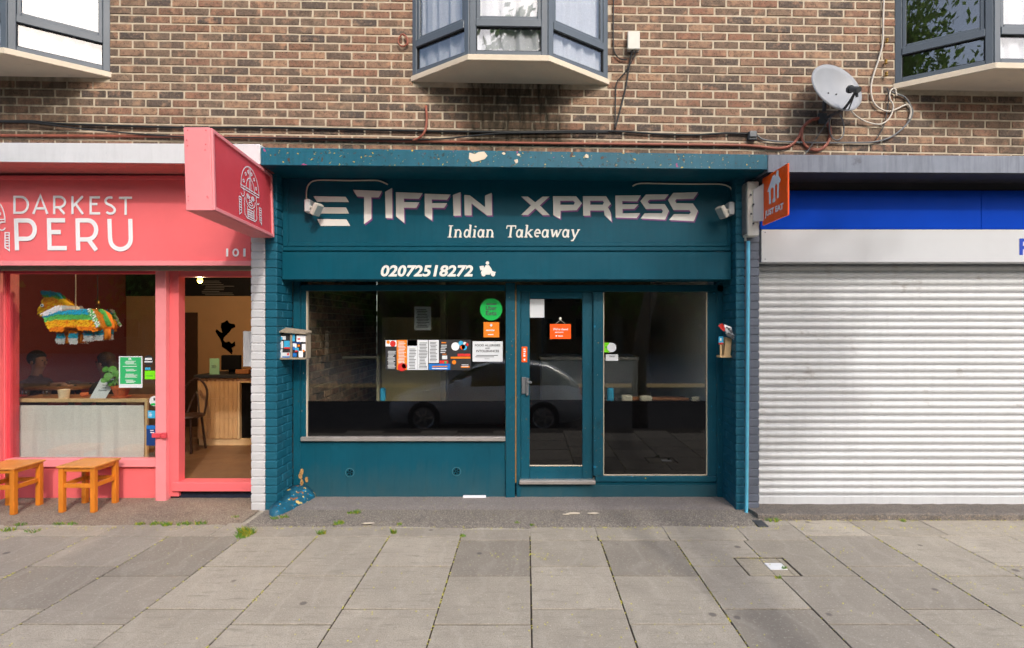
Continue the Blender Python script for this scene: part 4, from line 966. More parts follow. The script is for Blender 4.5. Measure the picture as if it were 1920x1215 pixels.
def strip3(bm, u0, u1, v0, v1, o0, o1):
    a, b_ = sf(o0), sf(o1); hexa(bm, [b_(u1,v0), b_(u0,v0), a(u0,v0), a(u1,v0), b_(u1,v1), b_(u0,v1), a(u0,v1), a(u1,v1)], bev=0.002)
for q in ((0.005,0.035,0.005,hh-0.005), (L_-0.03,L_-0.004,0.005,hh-0.005), (0.036,L_-0.031,0.005,0.032), (0.036,L_-0.031,hh-0.032,hh-0.005)):
    bm = BM(); strip3(bm, *q, 0.001, 0.016); mk('frame', bm, M['pink_lt'], PS)
bm = BM(); a = sf(0.003); bm.faces.new([bm.verts.new(a(*q)) for q in ((0.034,0.031),(L_-0.031,0.031),(L_-0.031,hh-0.031),(0.034,hh-0.031))]); mk('panel', bm, M['pink_dk'], PS)
bm = BM(); a = sf(0.006); emblem(bm, lambda u, v: a(0.52-u*0.52, 0.085+v*0.42), 0.020, (1, 0, 0)); mk('emblem', bm, M['white'], PS)
bm = BM()
for (u, v) in ((0.03,0.57),(0.16,0.57),(0.02,0.5),(0.025,0.46),(0.15,0.43),(0.155,0.47),(0.02,0.1),(0.02,0.07),(0.155,0.1),(0.16,0.09)):
    p = Vector(lean(f0l, zl+v)); box(bm, p.x+u-0.003, p.x+u+0.004, p.y-0.003, p.y+0.002, p.z-0.003, p.z+0.003)
mk('screw', bm, M['pink_dk'], PS)['kind'] = 'stuff'

JE = thing('delivery_sign', (2.167, -0.35, 2.64), 'square orange delivery sign with white house mark projecting beside the blue panel', 'sign')
bm = BM(); box(bm, 2.159, 2.175, -0.59, -0.12, 2.652, 3.082, bev=0.003); mk('plate', bm, M['orange'], JE)
jf = lambda u, v: (2.157, -0.12-0.47*u, 2.652+0.43*v)
bm = BM()
polysheet(bm, [[(0.22,0.66),(0.44,0.92),(0.52,0.93),(0.56,0.88),(0.60,0.97),(0.67,0.97),(0.68,0.86),(0.76,0.76),(0.74,0.72),(0.69,0.70),(0.68,0.42),(0.62,0.42),(0.62,0.68),(0.575,0.74),(0.54,0.68),(0.54,0.46),(0.56,0.40),(0.52,0.37),(0.44,0.38),(0.44,0.44),(0.48,0.47),(0.48,0.66),(0.41,0.70),(0.36,0.66),(0.38,0.38),(0.30,0.38),(0.29,0.64)]], 0, jf); mk('house_mark', bm, M['white'], JE)
bm = BM(); fit_text(bm, 'JUST EAT', 0.12, 0.86, 0.12, 0.28, jf, bold=0.045); mk('lettering', bm, M['white'], JE)
bm = BM(); hexa(bm, [(2.075,-0.125,2.69),(2.158,-0.15,2.69),(2.158,-0.142,2.69),(2.075,-0.117,2.69),(2.075,-0.125,2.98),(2.158,-0.15,3.03),(2.158,-0.142,3.03),(2.075,-0.117,2.98)]); mk('bracket', bm, M['white_sign'], JE)
for (px_, py_) in ((1408,365),(1413,383),(1409,401),(1413,419)): pxbox('bolt', M['ink'], JE, px_-1.6, px_+1.6, py_-1.6, py_+1.6, -0.133, 0.008, bev=0)
LB = thing('meter_box', (2.07, -0.06, 2.55), 'tall dirty white metal box on the grey pier behind the orange sign', 'box')
pxbox('case', M['offwhite_metal'], LB, 1402, 1423, 340, 442, -0.113, 0.112, bev=0.005); pxbox('door_edge', M['greycable'], LB, 1399, 1401.6, 343, 438, -0.10, 0.10)
cable('pipe', [(1397,345,-.03),(1396,400,-.03),(1398,452,-.03)], 0.010, M['offwhite_metal'], 'thin white pipe beside the tall metal box on the pier', 'pipe', sides=8)
cable('drainpipe', [(1403,452,-.05),(1402,600,-.05),(1401,760,-.05),(1400,905,-.05),(1399.5,955,-.06),(1399,972,-.10)], 0.016, M['ltblue'], 'light blue pipe running down between teal and grey piers', 'pipe', k=3, sides=10)
tag(boxo('drain_cover', M['dkplastic'], None, 2.0, 2.09, -0.40, -0.26, -0.006, 0.010, bev=0.003), 'small dark metal plate on the ground at the foot of the light blue pipe', 'drain cover')

# floodlights
def flood(side, label):
    s = 1 if side == 'l' else -1
    mx = {'l': 577, 'r': 1371}[side]; my = {'l': 386, 'r': 391}[side]
    fl = thing('floodlight', (X(mx,0.1), 0.10, Z(my+12,0.1)), label, 'floodlight', 'floodlights on the teal sign board')
    pxbox('arm', M['white_sign'], fl, mx-7 if s > 0 else mx-4, mx+4 if s > 0 else mx+7, my-13, my+11, 0.02, 0.108, bev=0.008)
    cx, cz = X(mx+s*17, -0.02), Z(my+7, -0.02); d_ = Vector((s*0.62, -0.28, -0.45)).normalized()
    q = d_.to_track_quat('Z', 'Y').to_matrix()
    def obx(bm, a, b_, c, bev):
        vs = box(bm, -a[0], a[0], -a[1], a[1], b_, c, bev=0); 
        for v in vs: v.co = q @ v.co+Vector((cx, -0.01, cz))
    bm = BM(); obx(bm, (0.045, 0.058), -0.03, 0.018, 0); bmesh.ops.bevel(bm, geom=list(bm.edges), offset=0.006, segments=2, affect='EDGES'); mk('head', bm, M['offwhite_metal'], fl)
    bm = BM(); obx(bm, (0.036, 0.048), 0.019, 0.022, 0); mk('lens', bm, M['lens'], fl)
    bm = BM(); tube(bm, [(X(mx,0.05), 0.05, Z(my,0.05)), (cx, -0.01, cz)], 0.012, 8, smooth=False); mk('swivel', bm, M['offwhite_metal'], fl)
    pts = [(575,374),(575,358),(579,346),(589,339),(610,337.5),(650,338.5),(700,338),(714,340),(727,346)] if side == 'l' else [(1376,380),(1375,364),(1370,353),(1360,347),(1340,345),(1290,345),(1230,344),(1198,344),(1186,349)]
    bm = BM(); tube(bm, [(X(a,UY-.012), UY-0.012, Z(b_,UY-.012)) for a, b_ in pts], 0.0065, 7); mk('cable', bm, M['whitecable'], fl, smooth=True)
flood('l', 'white floodlight at the left end of the teal sign board by the stripes')
flood('r', 'white floodlight at the right end of the teal sign board')

# torn paint patch and small chips on the teal canopy edge
bm = BM(); Yc = CY-0.0035
polysheet(bm, [[(X(x,Yc),Z(y,Yc)) for x, y in ((880,286),(890,289),(897,285),(908,284),(914,292),(909,298),(896,302),(885,304),(879,297))]], Yc)
for (cx, cy, w_, h_) in ((945,288,5,3),(972,290,4,3),(968,302,5,5),(1100,293,6,5),(1018,326,0,0)):
    if w_: polysheet(bm, [[(X(cx+w_*math.cos(t)*random.uniform(.5,1),Yc),Z(cy+h_*math.sin(t)*random.uniform(.5,1),Yc)) for t in [k*0.9 for k in range(7)]]], Yc)
mk('torn_patch', bm, M['cream_conc'], TL)['kind'] = 'stuff'

# ------------------------------------------------------------------ flat prints
def poster(name, label, cat, rect, Y, base, els=(), thick=0.002, group=None):
    x0, x1, y0, y1 = rect; mats = [base]; bm = BM()
    box(bm, X(x0,Y), X(x1,Y), Y, Y+thick, Z(y1,Y), Z(y0,Y))
    bme = {}
    f = lambda u, v: (X(x0+(x1-x0)*u,Y), Y-0.0008, Z(y0+(y1-y0)*v,Y))
    for e in els:
        mt = M[e[0]]
        if mt not in mats: mats.append(mt)
        mi = mats.index(mt)
        if e[1] == 'r':
            _, _, a, b_, c, d = e[:6]; bm.faces.new([bm.verts.new(f(*q)) for q in ((a,d),(b_,d),(b_,c),(a,c))]).material_index = mi
        elif e[1] == 'l':                                               # lines of small print
            _, _, a, b_, c, d, n = e[:7]; rr = random.Random(n+int(a*90))
            for i in range(n):
                v = c+(d-c)*(i+0.3)/n; s = (d-c)/n*0.42; q0 = a+rr.uniform(0,.12)*(b_-a); q1 = b_-rr.uniform(0,.3)*(b_-a)
                bm.faces.new([bm.verts.new((f(*q)[0], Y-0.0013, f(*q)[2])) for q in ((q0,v+s),(q1,v+s),(q1,v),(q0,v))]).material_index = mi
        elif e[1] == 'c':
            _, _, cu, cv, ru = e[:5]; cc = f(cu, cv); n = 16; rad = ru*(X(x1,Y)-X(x0,Y))
            bm.faces.new([bm.verts.new((cc[0]+rad*math.cos(6.2832*k/n), Y-0.0016, cc[2]+rad*math.sin(6.2832*k/n))) for k in range(n)]).material_index = mi
        elif e[1] == 't':
            _, _, a, b_, c, d, txt = e[:7]; p, q = f(a, d), f(b_, c)
            fit_text(bm, txt, p[0], q[0], p[2], q[2], lambda x, z: (x, Y-0.0018, z), 0.02, 0, mi)
    return tag(mk(name, bm, mats, recalc=False), label, cat, group)
def round_sticker(name, label, cx, cy, r, Y, base, els=()):
    mats = [base]; bm = BM(); n = 32
    lo = [bm.verts.new((X(cx,Y)+r*(D+Y)/1000*math.cos(6.2832*k/n), Y, Z(cy,Y)+r*(D+Y)/1000*math.sin(6.2832*k/n))) for k in range(n)]; bm.faces.new(lo)
    for (mt, a, b_, c, d, txt) in els:
        if M[mt] not in mats: mats.append(M[mt])
        if txt: fit_text(bm, txt, X(a,Y), X(b_,Y), Z(d,Y), Z(c,Y), lambda x, z: (x, Y-0.0012, z), 0.02, 0, mats.index(M[mt]))
        else: bm.faces.new([bm.verts.new((X(p,Y), Y-0.0012, Z(q,Y))) for p, q in ((a,d),(b_,d),(b_,c),(a,c))]).material_index = mats.index(M[mt])
    return tag(mk(name, bm, mats, recalc=False), label, 'sticker')
gY = GYY-0.004
poster('menu_poster', 'wide colourful menu of food photos taped inside the teal shop window', 'poster', (723,883.5,637,694), gY, M['char'],
  [('white','r',0,.128,.02,.22),('red','c',.085,.13,.035),('orange2','c',.03,.08,.02),('paper','l',.02,.12,.36,.95,14),('orange2','r',.130,.250,.01,.99),('paper','l',.14,.24,.05,.78,15),('red','c',.19,.90,.05),('red','c',.22,.86,.03),
   ('paper','r',.253,.372,.01,.99),('orange2','r',.255,.37,.01,.2),('char','r',.255,.3,.12,.2),('ink','l',.27,.36,.28,.97,14),('paper','r',.374,.496,.01,.99),('ink','l',.385,.49,.08,.95,18),('paper','r',.504,.622,.01,.76),('ink','l',.515,.61,.06,.72,14),
   ('blue2','r',.504,.755,.79,.99),('orange2','l',.53,.73,.84,.92,1),('white','l',.53,.73,.92,.98,1),('orange2','l',.65,.73,.05,.14,1),('paper','l',.64,.72,.15,.45,5),('orange2','l',.66,.72,.45,.5,1),('paper','r',.66,.72,.52,.64),('red','r',.63,.73,.68,.78),('green','c',.70,.74,.014),
   ('white','c',.815,.22,.048),('cyan','c',.88,.12,.03),('cyan','c',.92,.25,.032),('orange','c',.90,.24,.03),('red','c',.95,.16,.02),('white','c',.925,.13,.02),('orange2','r',.76,.99,.56,.62),('red','r',.84,.99,.46,.55),('orange2','c',.80,.74,.025),('paper','l',.88,.98,.8,.9,2),('orange2','r',.88,.98,.86,.92)])
poster('allergy_notice', 'white landscape allergy notice taped in the teal shop window', 'notice', (886,942.5,640,678), gY, M['paper'],
  [('ink','t',.08,.92,.14,.25,'FOOD ALLERGIES'),('ink','t',.42,.58,.30,.38,'AND'),('ink','t',.12,.88,.42,.54,'INTOLERANCES'),('ink','l',.08,.94,.66,.80,2),('ink','l',.38,.62,.84,.88,1)])
round_sticker('delivery_sticker', 'bright green round delivery sticker high in the teal shop window', 921, 580, 20.8, gY, M['ugreen'], [('ink', 912, 931, 569, 571.5, None), ('ink', 911, 931, 574, 581.5, 'Uber'), ('ink', 911, 931, 583, 591, 'Eats')])
poster('orange_sticker', 'square orange sticker below the green circle on the shop window', 'sticker', (906.5,936,604,632.5), gY, M['orange2'], [('paper','c',.5,.2,.08),('paper','l',.15,.85,.45,.62,1),('white','l',.22,.75,.75,.88,1)])
poster('notice', 'dim grey paper notice pinned up inside the teal shop', 'notice', (792-15,808,575,619), 0.9, M['paper'], [('ink','l',.1,.9,.1,.9,12)])
dY = DY+0.012
poster('notice', 'plain white paper in the top left corner of the teal door glass', 'notice', (993.5,1020.5,561,595.5), dY, M['paper'])
hs = thing('closed_sign', (X(1050,dY), dY, Z(636,dY)), 'orange closed sign hanging on a string inside the teal door', 'sign')
o = poster('board', '', '', (1031,1070.5,607.5,635.5), dY, M['orange'], [('white','t',.15,.86,.27,.42,"We're closed"),('white','l',.2,.78,.50,.60,1),('white','l',.36,.68,.74,.86,1),('white','r',.28,.33,.74,.86)], thick=0.003)
o.parent = hs; o.location -= wloc(hs)
bm = BM(); tube(bm, [(X(1042,dY),dY,Z(607,dY)),(X(1050.5,dY),dY,Z(600,dY)),(X(1060,dY),dY,Z(607,dY))], 0.0018, 5, smooth=False); mk('string', bm, M['whitecable'], hs)
bm = BM(); ellipsoid(bm, (X(1050.5,dY), dY, Z(597.5,dY)), (0.013, 0.004, 0.016), 12, 8); mk('suction_hook', bm, M['offwhite_metal'], hs)
poster('pull_sticker', 'narrow upright orange sticker on the left stile of the teal door', 'sticker', (978,988.5,650,679), DY-0.002, M['orange'], [('white','r',.35,.65,.12,.2),('white','r',.3,.72,.26,.34),('white','r',.34,.66,.4,.5),('white','r',.3,.7,.55,.64),('white','r',.36,.64,.78,.9)], thick=0.0015)
poster('hygiene_sticker', 'green and white rating sticker at the left edge of the side window', 'sticker', (1133,1147,642.5,660.5), gY, M['lime'], [('paper','r',.66,1.0,0,1),('paper','c',1.0,.5,.62),('ink','l',.1,.5,.4,.6,2)])
poster('label_sticker', 'small white label below the rating sticker on the side window', 'sticker', (1136,1159,664.5,676.5), gY, M['paper'], [('ink','l',.2,.9,.15,.45,2)])
pY = SY+0.021
poster('menu_poster', 'green framed menu poster in the pink cafe window', 'poster', (223,267,668,727), pY, M['paper'], [('green','r',.05,.95,.03,.88),('white','t',.42,.56,.05,.12,'R'),('white','l',.25,.75,.14,.26,4),('white','l',.12,.9,.30,.34,1),('white','l',.25,.8,.40,.48,3),('white','l',.22,.8,.55,.68,4),('white','l',.25,.75,.74,.85,3)])
round_sticker('round_sticker', 'small round black and white sticker beside the green poster', 278.5, 675.5, 9.5, pY, M['char'], [('paper', 272, 285, 671, 675, None), ('paper', 271, 286, 677, 679.5, None)])
poster('lime_sticker', 'lime green rectangular sticker by the cafe window post', 'sticker', (271.5,291,695,711), pY, M['lime'], [('ink','l',.12,.9,.55,.68,1)])
poster('blue_strip_sticker', 'small pale blue strip sticker above the lime one', 'sticker', (272,282,689,693.5), pY, M['cyan'])
round_sticker('hygiene_sticker', 'round white and green sticker by the cafe window post', 289.5, 752, 9.5, pY, M['paper'], [('ugreen', 283, 291, 756, 760, None), ('char', 288, 291, 746, 751, None)])
poster('blue_sticker', 'small bright blue sticker on the cafe window below the round one', 'sticker', (277,291,770,784), pY, M['cyan'], [('white','l',.1,.6,.2,.8,3)])
poster('blue_sticker', 'large dark blue sticker low on the cafe window', 'sticker', (274.5,291,797.5,835.5), pY, M['navy'], [('blue2','r',0,1,0,.18),('white','l',.4,.9,.2,.4,2)])

# ------------------------------------------------------------------ leaflet boxes
def leaflets(bm, mats, cells, Y):
    for (mt, a, b_, c, d) in cells:
        if M[mt] not in mats: mats.append(M[mt])
        bm.faces.new([bm.verts.new((X(p,Y), Y, Z(q,Y))) for p, q in ((a,d),(b_,d),(b_,c),(a,c))]).material_index = mats.index(M[mt]); Y -= 0.0007
lb = thing('leaflet_box', (X(545,.06), 0.08, Z(673,.06)), 'weathered wooden leaflet box full of flyers on the left teal pier', 'leaflet box')
LBY = 0.07
bm = BM(); box(bm, X(519.5,LBY), X(573.5,LBY), LBY+0.02, LBY+0.12, Z(673,LBY), Z(626,LBY), bev=0.003); mk('case', bm, M['weatherwood'], lb)
bm = BM(); box(bm, X(544,LBY), X(547.5,LBY), LBY, LBY+0.019, Z(672,LBY), Z(628,LBY), bev=0.001); mk('divider', bm, M['weatherwood'], lb)
bm = BM(); box(bm, X(519,LBY), X(574,LBY), LBY-0.004, LBY+0.019, Z(674,LBY), Z(670.5,LBY), bev=0.001); mk('bottom_rail', bm, M['weatherwood'], lb)
bm = BM(); hexa(bm, [(X(518,LBY),LBY-0.02,Z(623,LBY)),(X(575,LBY),LBY-0.02,Z(627,LBY)),(X(575,LBY),LBY+0.12,Z(624.5,LBY)),(X(518,LBY),LBY+0.12,Z(617,LBY)),(X(518,LBY),LBY-0.02,Z(620.5,LBY)),(X(575,LBY),LBY-0.02,Z(624.5,LBY)),(X(575,LBY),LBY+0.12,Z(620,LBY)),(X(518,LBY),LBY+0.12,Z(613,LBY))], bev=0.002); mk('lid', bm, M['weatherwood'], lb)
mats = [M['paper']]; bm = BM()
leaflets(bm, mats, [('char',520.5,543.5,627,671),('paper',521,536,630,637),('cyan',523,530,632,637),('paper',521,531,640,653),('cyan',532.5,543.5,639,652),('red',533,543.5,651,654),('paper',520.5,530,655,671),('paper',530,543.5,661,671),('red',538,542,662,666),('blue2',529,543.5,668,671.5),
  ('char',548,573,627,671),('cyan',548,553,627,640),('white',556,573,629,641),('red',558,563,634,637),('navy',549,563,641,645),('white',549,556,644,652),('orange2',558,562,646,650),('white',566,573,645,658),('cyan',553,560,652,658),('blue2',549,553,650,656),('red',553,558,657,660),('orange2',567,571,656,660),('white',560,568,658,670),('blue2',549,556,662,669)], LBY+0.016)
mk('leaflets', bm, mats, lb, recalc=False)
lr = thing('leaflet_holder', (X(1366,.1), 0.1, Z(670,.1)), 'small wooden leaflet holder with crumpled paper on the right teal pier', 'leaflet box')
HY = 0.10
bm = BM(); box(bm, X(1350,HY), X(1372,HY), HY, HY+0.10, Z(670.5,HY), Z(667,HY), bev=0.002); box(bm, X(1350.5,HY), X(1353.5,HY), HY+0.002, HY+0.02, Z(667,HY), Z(640,HY), bev=0.001)
hexa(bm, [(X(1358,HY),HY+0.004,Z(667,HY)),(X(1370,HY),HY+0.004,Z(667,HY)),(X(1370,HY),HY+0.09,Z(667,HY)),(X(1358,HY),HY+0.09,Z(667,HY)),(X(1361,HY),HY+0.004,Z(632,HY)),(X(1373,HY),HY+0.004,Z(635,HY)),(X(1373,HY),HY+0.09,Z(635,HY)),(X(1361,HY),HY+0.09,Z(632,HY))], 0.002); mk('frame', bm, M['palewood'], lr)
mats = [M['paper']]; bm = BM(); r = random.Random(21)
for i in range(26):
    t = r.random(); cx = 1355+26*t+r.uniform(-4,4); cy = 611+27*t+r.uniform(-5,4); Yq = HY-0.02-r.random()*0.03; s = r.uniform(2.5,5); an = 0.75+r.uniform(-.4,.4)
    mt = 'red' if (t < .3 and r.random() < .5) else r.choice(['paper','white','paper','greycable'])
    if M[mt] not in mats: mats.append(M[mt])
    du, dv = (s*1.5*math.cos(an), s*1.5*math.sin(an)), (-s*0.6*math.sin(an), s*0.6*math.cos(an))
    bm.faces.new([bm.verts.new((X(cx+a*du[0]+b_*dv[0],Yq), Yq+r.uniform(-.012,.012), Z(cy+a*du[1]+b_*dv[1],Yq))) for a, b_ in ((-1,-1),(1,-1),(1,1),(-1,1))]).material_index = mats.index(M[mt])
mk('crumpled_paper', bm, mats, lr, recalc=False)
mats = [M['cyan']]; bm = BM(); leaflets(bm, mats, [('cyan',1347.5,1356.5,631,644),('red',1347.5,1356.5,642.5,645.5),('white',1350,1353,634,639)], HY-0.004); mk('leaflets', bm, mats, lr, recalc=False)

# painted mortar haunch in the left corner of the recess
bm = BM(); A = Vector((X(514,-.16), -0.16, 0)); B = Vector((X(583,.36), 0.36, 0)); n_ = 14; rg = []
for i in range(n_+1):
    t = i/n_; c = A.lerp(B, t); h = 0.045+0.085*min(1, t*1.25)+0.010*math.sin(t*9); wdt = 0.04+0.055*min(1, t*1.4)*(1 if t < .85 else .85)
    if i == 0: h, wdt = 0.02, 0.02
    base = max(XL-0.02, c.x-wdt*1.6)
    rg.append([bm.verts.new((base, c.y, -0.01)), bm.verts.new((base, c.y, h*1.05)), bm.verts.new((c.x-wdt*.6, c.y-0.01, h*1.02)), bm.verts.new((c.x, c.y-0.02, h*.82)), bm.verts.new((c.x+wdt*.6, c.y-0.025, h*.42)), bm.verts.new((c.x+wdt*.8, c.y-0.03, -0.01))])
for i in range(n_):
    for k in range(5): bm.faces.new((rg[i][k], rg[i][k+1], rg[i+1][k+1], rg[i+1][k]))
bm.faces.new(rg[0]); bm.faces.new(rg[-1][::-1])
mk('corner_haunch', bm, pm('chipped_teal_render', C(22, 82, 104), 0.55, 0.25, 9, 0.9, 26, chips=((C(206,180,110), 16, 0.61), (C(150,96,52), 11, 0.63), (LBL, 24, 0.63)), dirt=(C(70,110,122), 8, 0.56)), TL, smooth=True)
bm = BM()
for (cx, cy, w_, h_) in ((566,884,5,8),(563,893,5,7),(575,899,4,6),(566,905,4,8)): polysheet(bm, [[(X(cx+w_*math.cos(t)*random.uniform(.6,1),FY-.003),Z(cy+h_*math.sin(t)*random.uniform(.6,1),FY-.003)) for t in [k*0.7 for k in range(9)]]], FY-0.003)
mk('rotten_wood_patch', bm, pm('rotten_wood', C(176,138,86), 0.9, 0.3, 40, 0.4, 80, dirt=(C(110,58,34), 16, 0.52)), TL)['kind'] = 'stuff'

# ------------------------------------------------------------------ stools
def stool(name, x0, x1, y0, y1, h, label):
    st = thing(name, ((x0+x1)/2, (y0+y1)/2, 0.008), label, 'stool', 'varnished stools outside the cafe'); z0 = 0.008; t = 0.043
    bm = BM(); box(bm, x0-0.012, x1+0.012, y0-0.012, y1+0.012, h-0.018, h, bev=0.004); mk('seat', bm, M['stool_top'], st)
    for (a, b_) in ((x0,y0),(x1-t,y0),(x0,y1-t),(x1-t,y1-t)): boxo('leg', M['stool'], st, a, a+t, b_, b_+t, z0, h-0.0185, bev=0.003)
    for (a, b_, c, d) in ((x0+t,x1-t,y0+.008,y0+.030),(x0+t,x1-t,y1-.030,y1-.008),(x0+.008,x0+.030,y0+t,y1-t),(x1-.030,x1-.008,y0+t,y1-t)):
        boxo('apron', M['stool'], st, a, b_, c, d, h-0.055, h-0.019, bev=0.002); boxo('stretcher', M['stool'], st, a, b_, c, d, h-0.205, h-0.165, bev=0.002)
stool('stool', -4.325, -3.99, -0.075, 0.225, 0.44, 'orange varnished wooden stool standing nearer the cafe door')
stool('stool', -5.01, -4.675, -0.135, 0.165, 0.44, 'orange varnished wooden stool cut off by the left edge')

# ------------------------------------------------------------------ inside the cafe
def bulb(px_, py_, Y, lit, label):
    c = Vector((X(px_,Y), Y, Z(py_,Y))); b_ = thing('pendant_lamp', (c.x, c.y, c.z-0.05), label, 'lamp', 'pendant bulbs in the cafe')
    bm = BM(); tube(bm, [(c.x,c.y,c.z+0.06),(c.x,c.y,CZ)], 0.004, 6, smooth=False); mk('cord', bm, M['blackcable'], b_)
    bm = BM(); lathe(bm, [(0.016,0.02),(0.02,0.03),(0.02,0.06),(0.012,0.068)], c, 12); mk('cap', bm, M['brass'], b_, smooth=True)
    bm = BM(); lathe(bm, [(0.006,-0.055),(0.026,-0.042),(0.030,-0.02),(0.024,0.005),(0.016,0.02)], c, 14); mk('bulb', bm, M['bulb'] if lit else M['clearbulb'], b_, smooth=True)
    if lit:
        l = bpy.data.lights.new('bulb_light', 'POINT'); l.energy = 22; l.color = (1.0, 0.72, 0.42); l.shadow_soft_size = 0.04
        lo = bpy.data.objects.new('bulb_light', l); COL.objects.link(lo); lo.parent = b_; lo.location = Vector((0, 0, -0.04))
bulb(375, 522, 1.3, True, 'glowing yellow bulb hanging just inside the cafe doorway')
bulb(33, 590, 0.75, False, 'clear unlit bulb hanging at the left of the cafe window')
bulb(183, 574, 1.1, False, 'clear unlit bulb hanging behind the pinata')
ct = thing('counter', (-3.5, 2.3, FZ), 'tan tiled cafe counter with a dark top seen through the doorway', 'counter')
cy0 = 2.05; cxl = X(370,cy0)
boxo('carcass', M['grout'], ct, cxl, X(445,cy0), cy0+0.012, cy0+0.6, FZ+0.09, 1.04, bev=0)
boxo('plinth', M['palewood'], ct, cxl+0.01, -2.52, cy0+0.02, cy0+0.58, FZ, FZ+0.089, bev=0); boxo('top', M['char'], ct, cxl-0.03, -2.52, cy0-0.03, cy0+0.62, 1.045, 1.085)
boxo('end_panel', M['palewood'], ct, X(445.5,cy0), X(449,cy0), cy0, cy0+0.6, FZ+0.09, 1.04); boxo('fridge_front', M['black'], ct, X(449.5,cy0), -2.52, cy0+0.05, cy0+0.6, FZ+0.09, 1.04, bev=0)
boxo('head_rail', M['palewood'], ct, X(449.5,cy0), -2.52, cy0+0.0, cy0+0.049, 0.98, 1.04)
tp = None; nc = 9; tw = (X(445,cy0)-cxl)/nc; th = (1.04-FZ-0.09)/3
for i in range(nc):
    for j in range(3):
        if tp is None:
            bm = BM(); box(bm, cxl+0.002, cxl+tw-0.002, cy0, cy0+0.011, FZ+0.09+0.002, FZ+0.09+th-0.002, bev=0.002); tp = mk('tile', bm, M['tile'], ct); t0_ = tp.location.copy()
        else:
            o = tp.copy(); COL.objects.link(o); o.location = t0_+Vector((i*tw, 0, j*th))
bm = BM(); ty = 2.15; box(bm, X(414,ty), X(450,ty), ty, ty+0.05, 1.14, 1.14+0.2, bev=0.008); box(bm, X(426,ty), X(440,ty), ty+0.03, ty+0.2, 1.0855, 1.14, bev=0.004)
tag(mk('till', bm, M['black']), 'black till screen standing on the tiled counter', 'till')
poster('counter_card', 'pale green card propped on the tiled counter', 'card', (393,411,672,703), 2.12, pm('pale_green_card', C(140,186,150), 0.7, 0.03, 5, 0), [('ink','l',.2,.8,.4,.6,3)], thick=0.006)
tag(pxbox('till_tray', M['brownwood'], None, 441, 466, 693, 701, 2.12, 0.2), 'small wooden tray beside the till', 'tray')
bm = BM(); mY = RY1-0.02; mp = [(422,603),(426,600),(430,606),(440,608),(441,613),(434,616),(430,622),(424,628),(420,632),(418,637),(423,642),(430,640),(434,645),(440,640),(441,648),(434,652),(436,658),(434,664),(430,660),(424,655),(416,650),(416,644),(412,634),(408,628),(404,622),(406,617),(412,622),(417,624),(414,614),(415,606)]
polysheet(bm, [[(X(a,mY),Z(b_,mY)) for a, b_ in mp]], mY); bmesh.ops.solidify(bm, geom=list(bm.faces), thickness=0.012)
tag(mk('wall_map', bm, pm('dark_brown_cutout', C(52,34,26), 0.8, 0.2, 10, 0)), 'dark cut-out country map on the beige cafe wall', 'wall art')
tag(pxbox('notice', M['paper'], None, 456, 472, 621, 687, 0.40, 0.004, bev=0), 'white sheet hanging inside the doorway edge by the white pier', 'notice')
# dark chair by the counter
ch = thing('chair', (X(346,1.7), 1.75, FZ), 'dark bentwood chair inside the cafe doorway', 'chair')
cx_ = X(346,1.7); dw = pm('dark_bentwood', C(60,38,28), 0.5, 0.1, 8, 0)
bm = BM(); lathe(bm, [(0.19,0.43),(0.20,0.44),(0.19,0.46)], (cx_,1.75,FZ), 18); mk('seat', bm, dw, ch)
for a in (0.8, 2.35, 3.95, 5.5):
    bm = BM(); tube(bm, [(cx_+0.16*math.cos(a),1.75+0.16*math.sin(a),FZ+0.43),(cx_+0.21*math.cos(a),1.75+0.21*math.sin(a),FZ)], 0.015, 7, smooth=False); mk('leg', bm, dw, ch)
bm = BM(); tube(bm, [(cx_-0.16,1.85,FZ+0.45),(cx_-0.15,1.92,FZ+0.75),(cx_,1.95,FZ+0.9),(cx_+0.15,1.92,FZ+0.75),(cx_+0.16,1.85,FZ+0.45)], 0.014, 7); tube(bm, [(cx_-0.08,1.87,FZ+0.45),(cx_,1.94,FZ+0.72),(cx_+0.08,1.87,FZ+0.45)], 0.01, 6); mk('backrest', bm, dw, ch)

# window table with a linen curtain hung in front
wt = thing('window_table', (-4.5, 0.6, FZ), 'long pale pine window table in the cafe window', 'table')
WTZ = Z(748,0.50); wy = 0.50
boxo('table_top', M['brownwood'], wt, X(14,wy), X(276,wy), wy+0.03, 0.88, WTZ-0.02, WTZ, bev=0.003)
boxo('front_rail', M['palewood'], wt, X(14,wy), X(276,wy), wy-0.0, wy+0.029, WTZ-0.035, WTZ+0.002, bev=0.003)
for a, b_ in ((X(16,wy), X(21,wy)), (X(270.5,wy), X(275.5,wy))): boxo('leg', M['palewood'], wt, a, b_, wy+0.001, wy+0.028, FZ, WTZ-0.0355, bev=0.002)
for a in (X(16,.85), X(270,.85)): boxo('leg', M['brownwood'], wt, a, a+0.04, 0.83, 0.87, FZ, WTZ-0.0205, bev=0.002)
bm = BM(); g = []; nu = 90; ctY = 0.475
for j in range(7):
    t = j/6; row = []
    for i in range(nu+1):
        u = i/nu; fold = 0.007*math.sin(u*26+math.sin(u*9)*4+t*2.2*math.sin(u*5))*(0.35+0.65*t)+0.0016*math.sin(u*91+t)
        row.append(bm.verts.new((X(27,ctY)+(X(269,ctY)-X(27,ctY))*(u+0.008*math.sin(t*3)*(u-.5)), ctY+fold, Z(760,ctY)+(Z(861,ctY)-Z(760,ctY))*t)))
    g.append(row)
for j in range(6):
    for i in range(nu): bm.faces.new((g[j][i], g[j][i+1], g[j+1][i+1], g[j+1][i]))
tag(mk('linen_curtain', bm, M['linen'], smooth=True), 'sheer white linen curtain hung below the cafe window table', 'curtain')
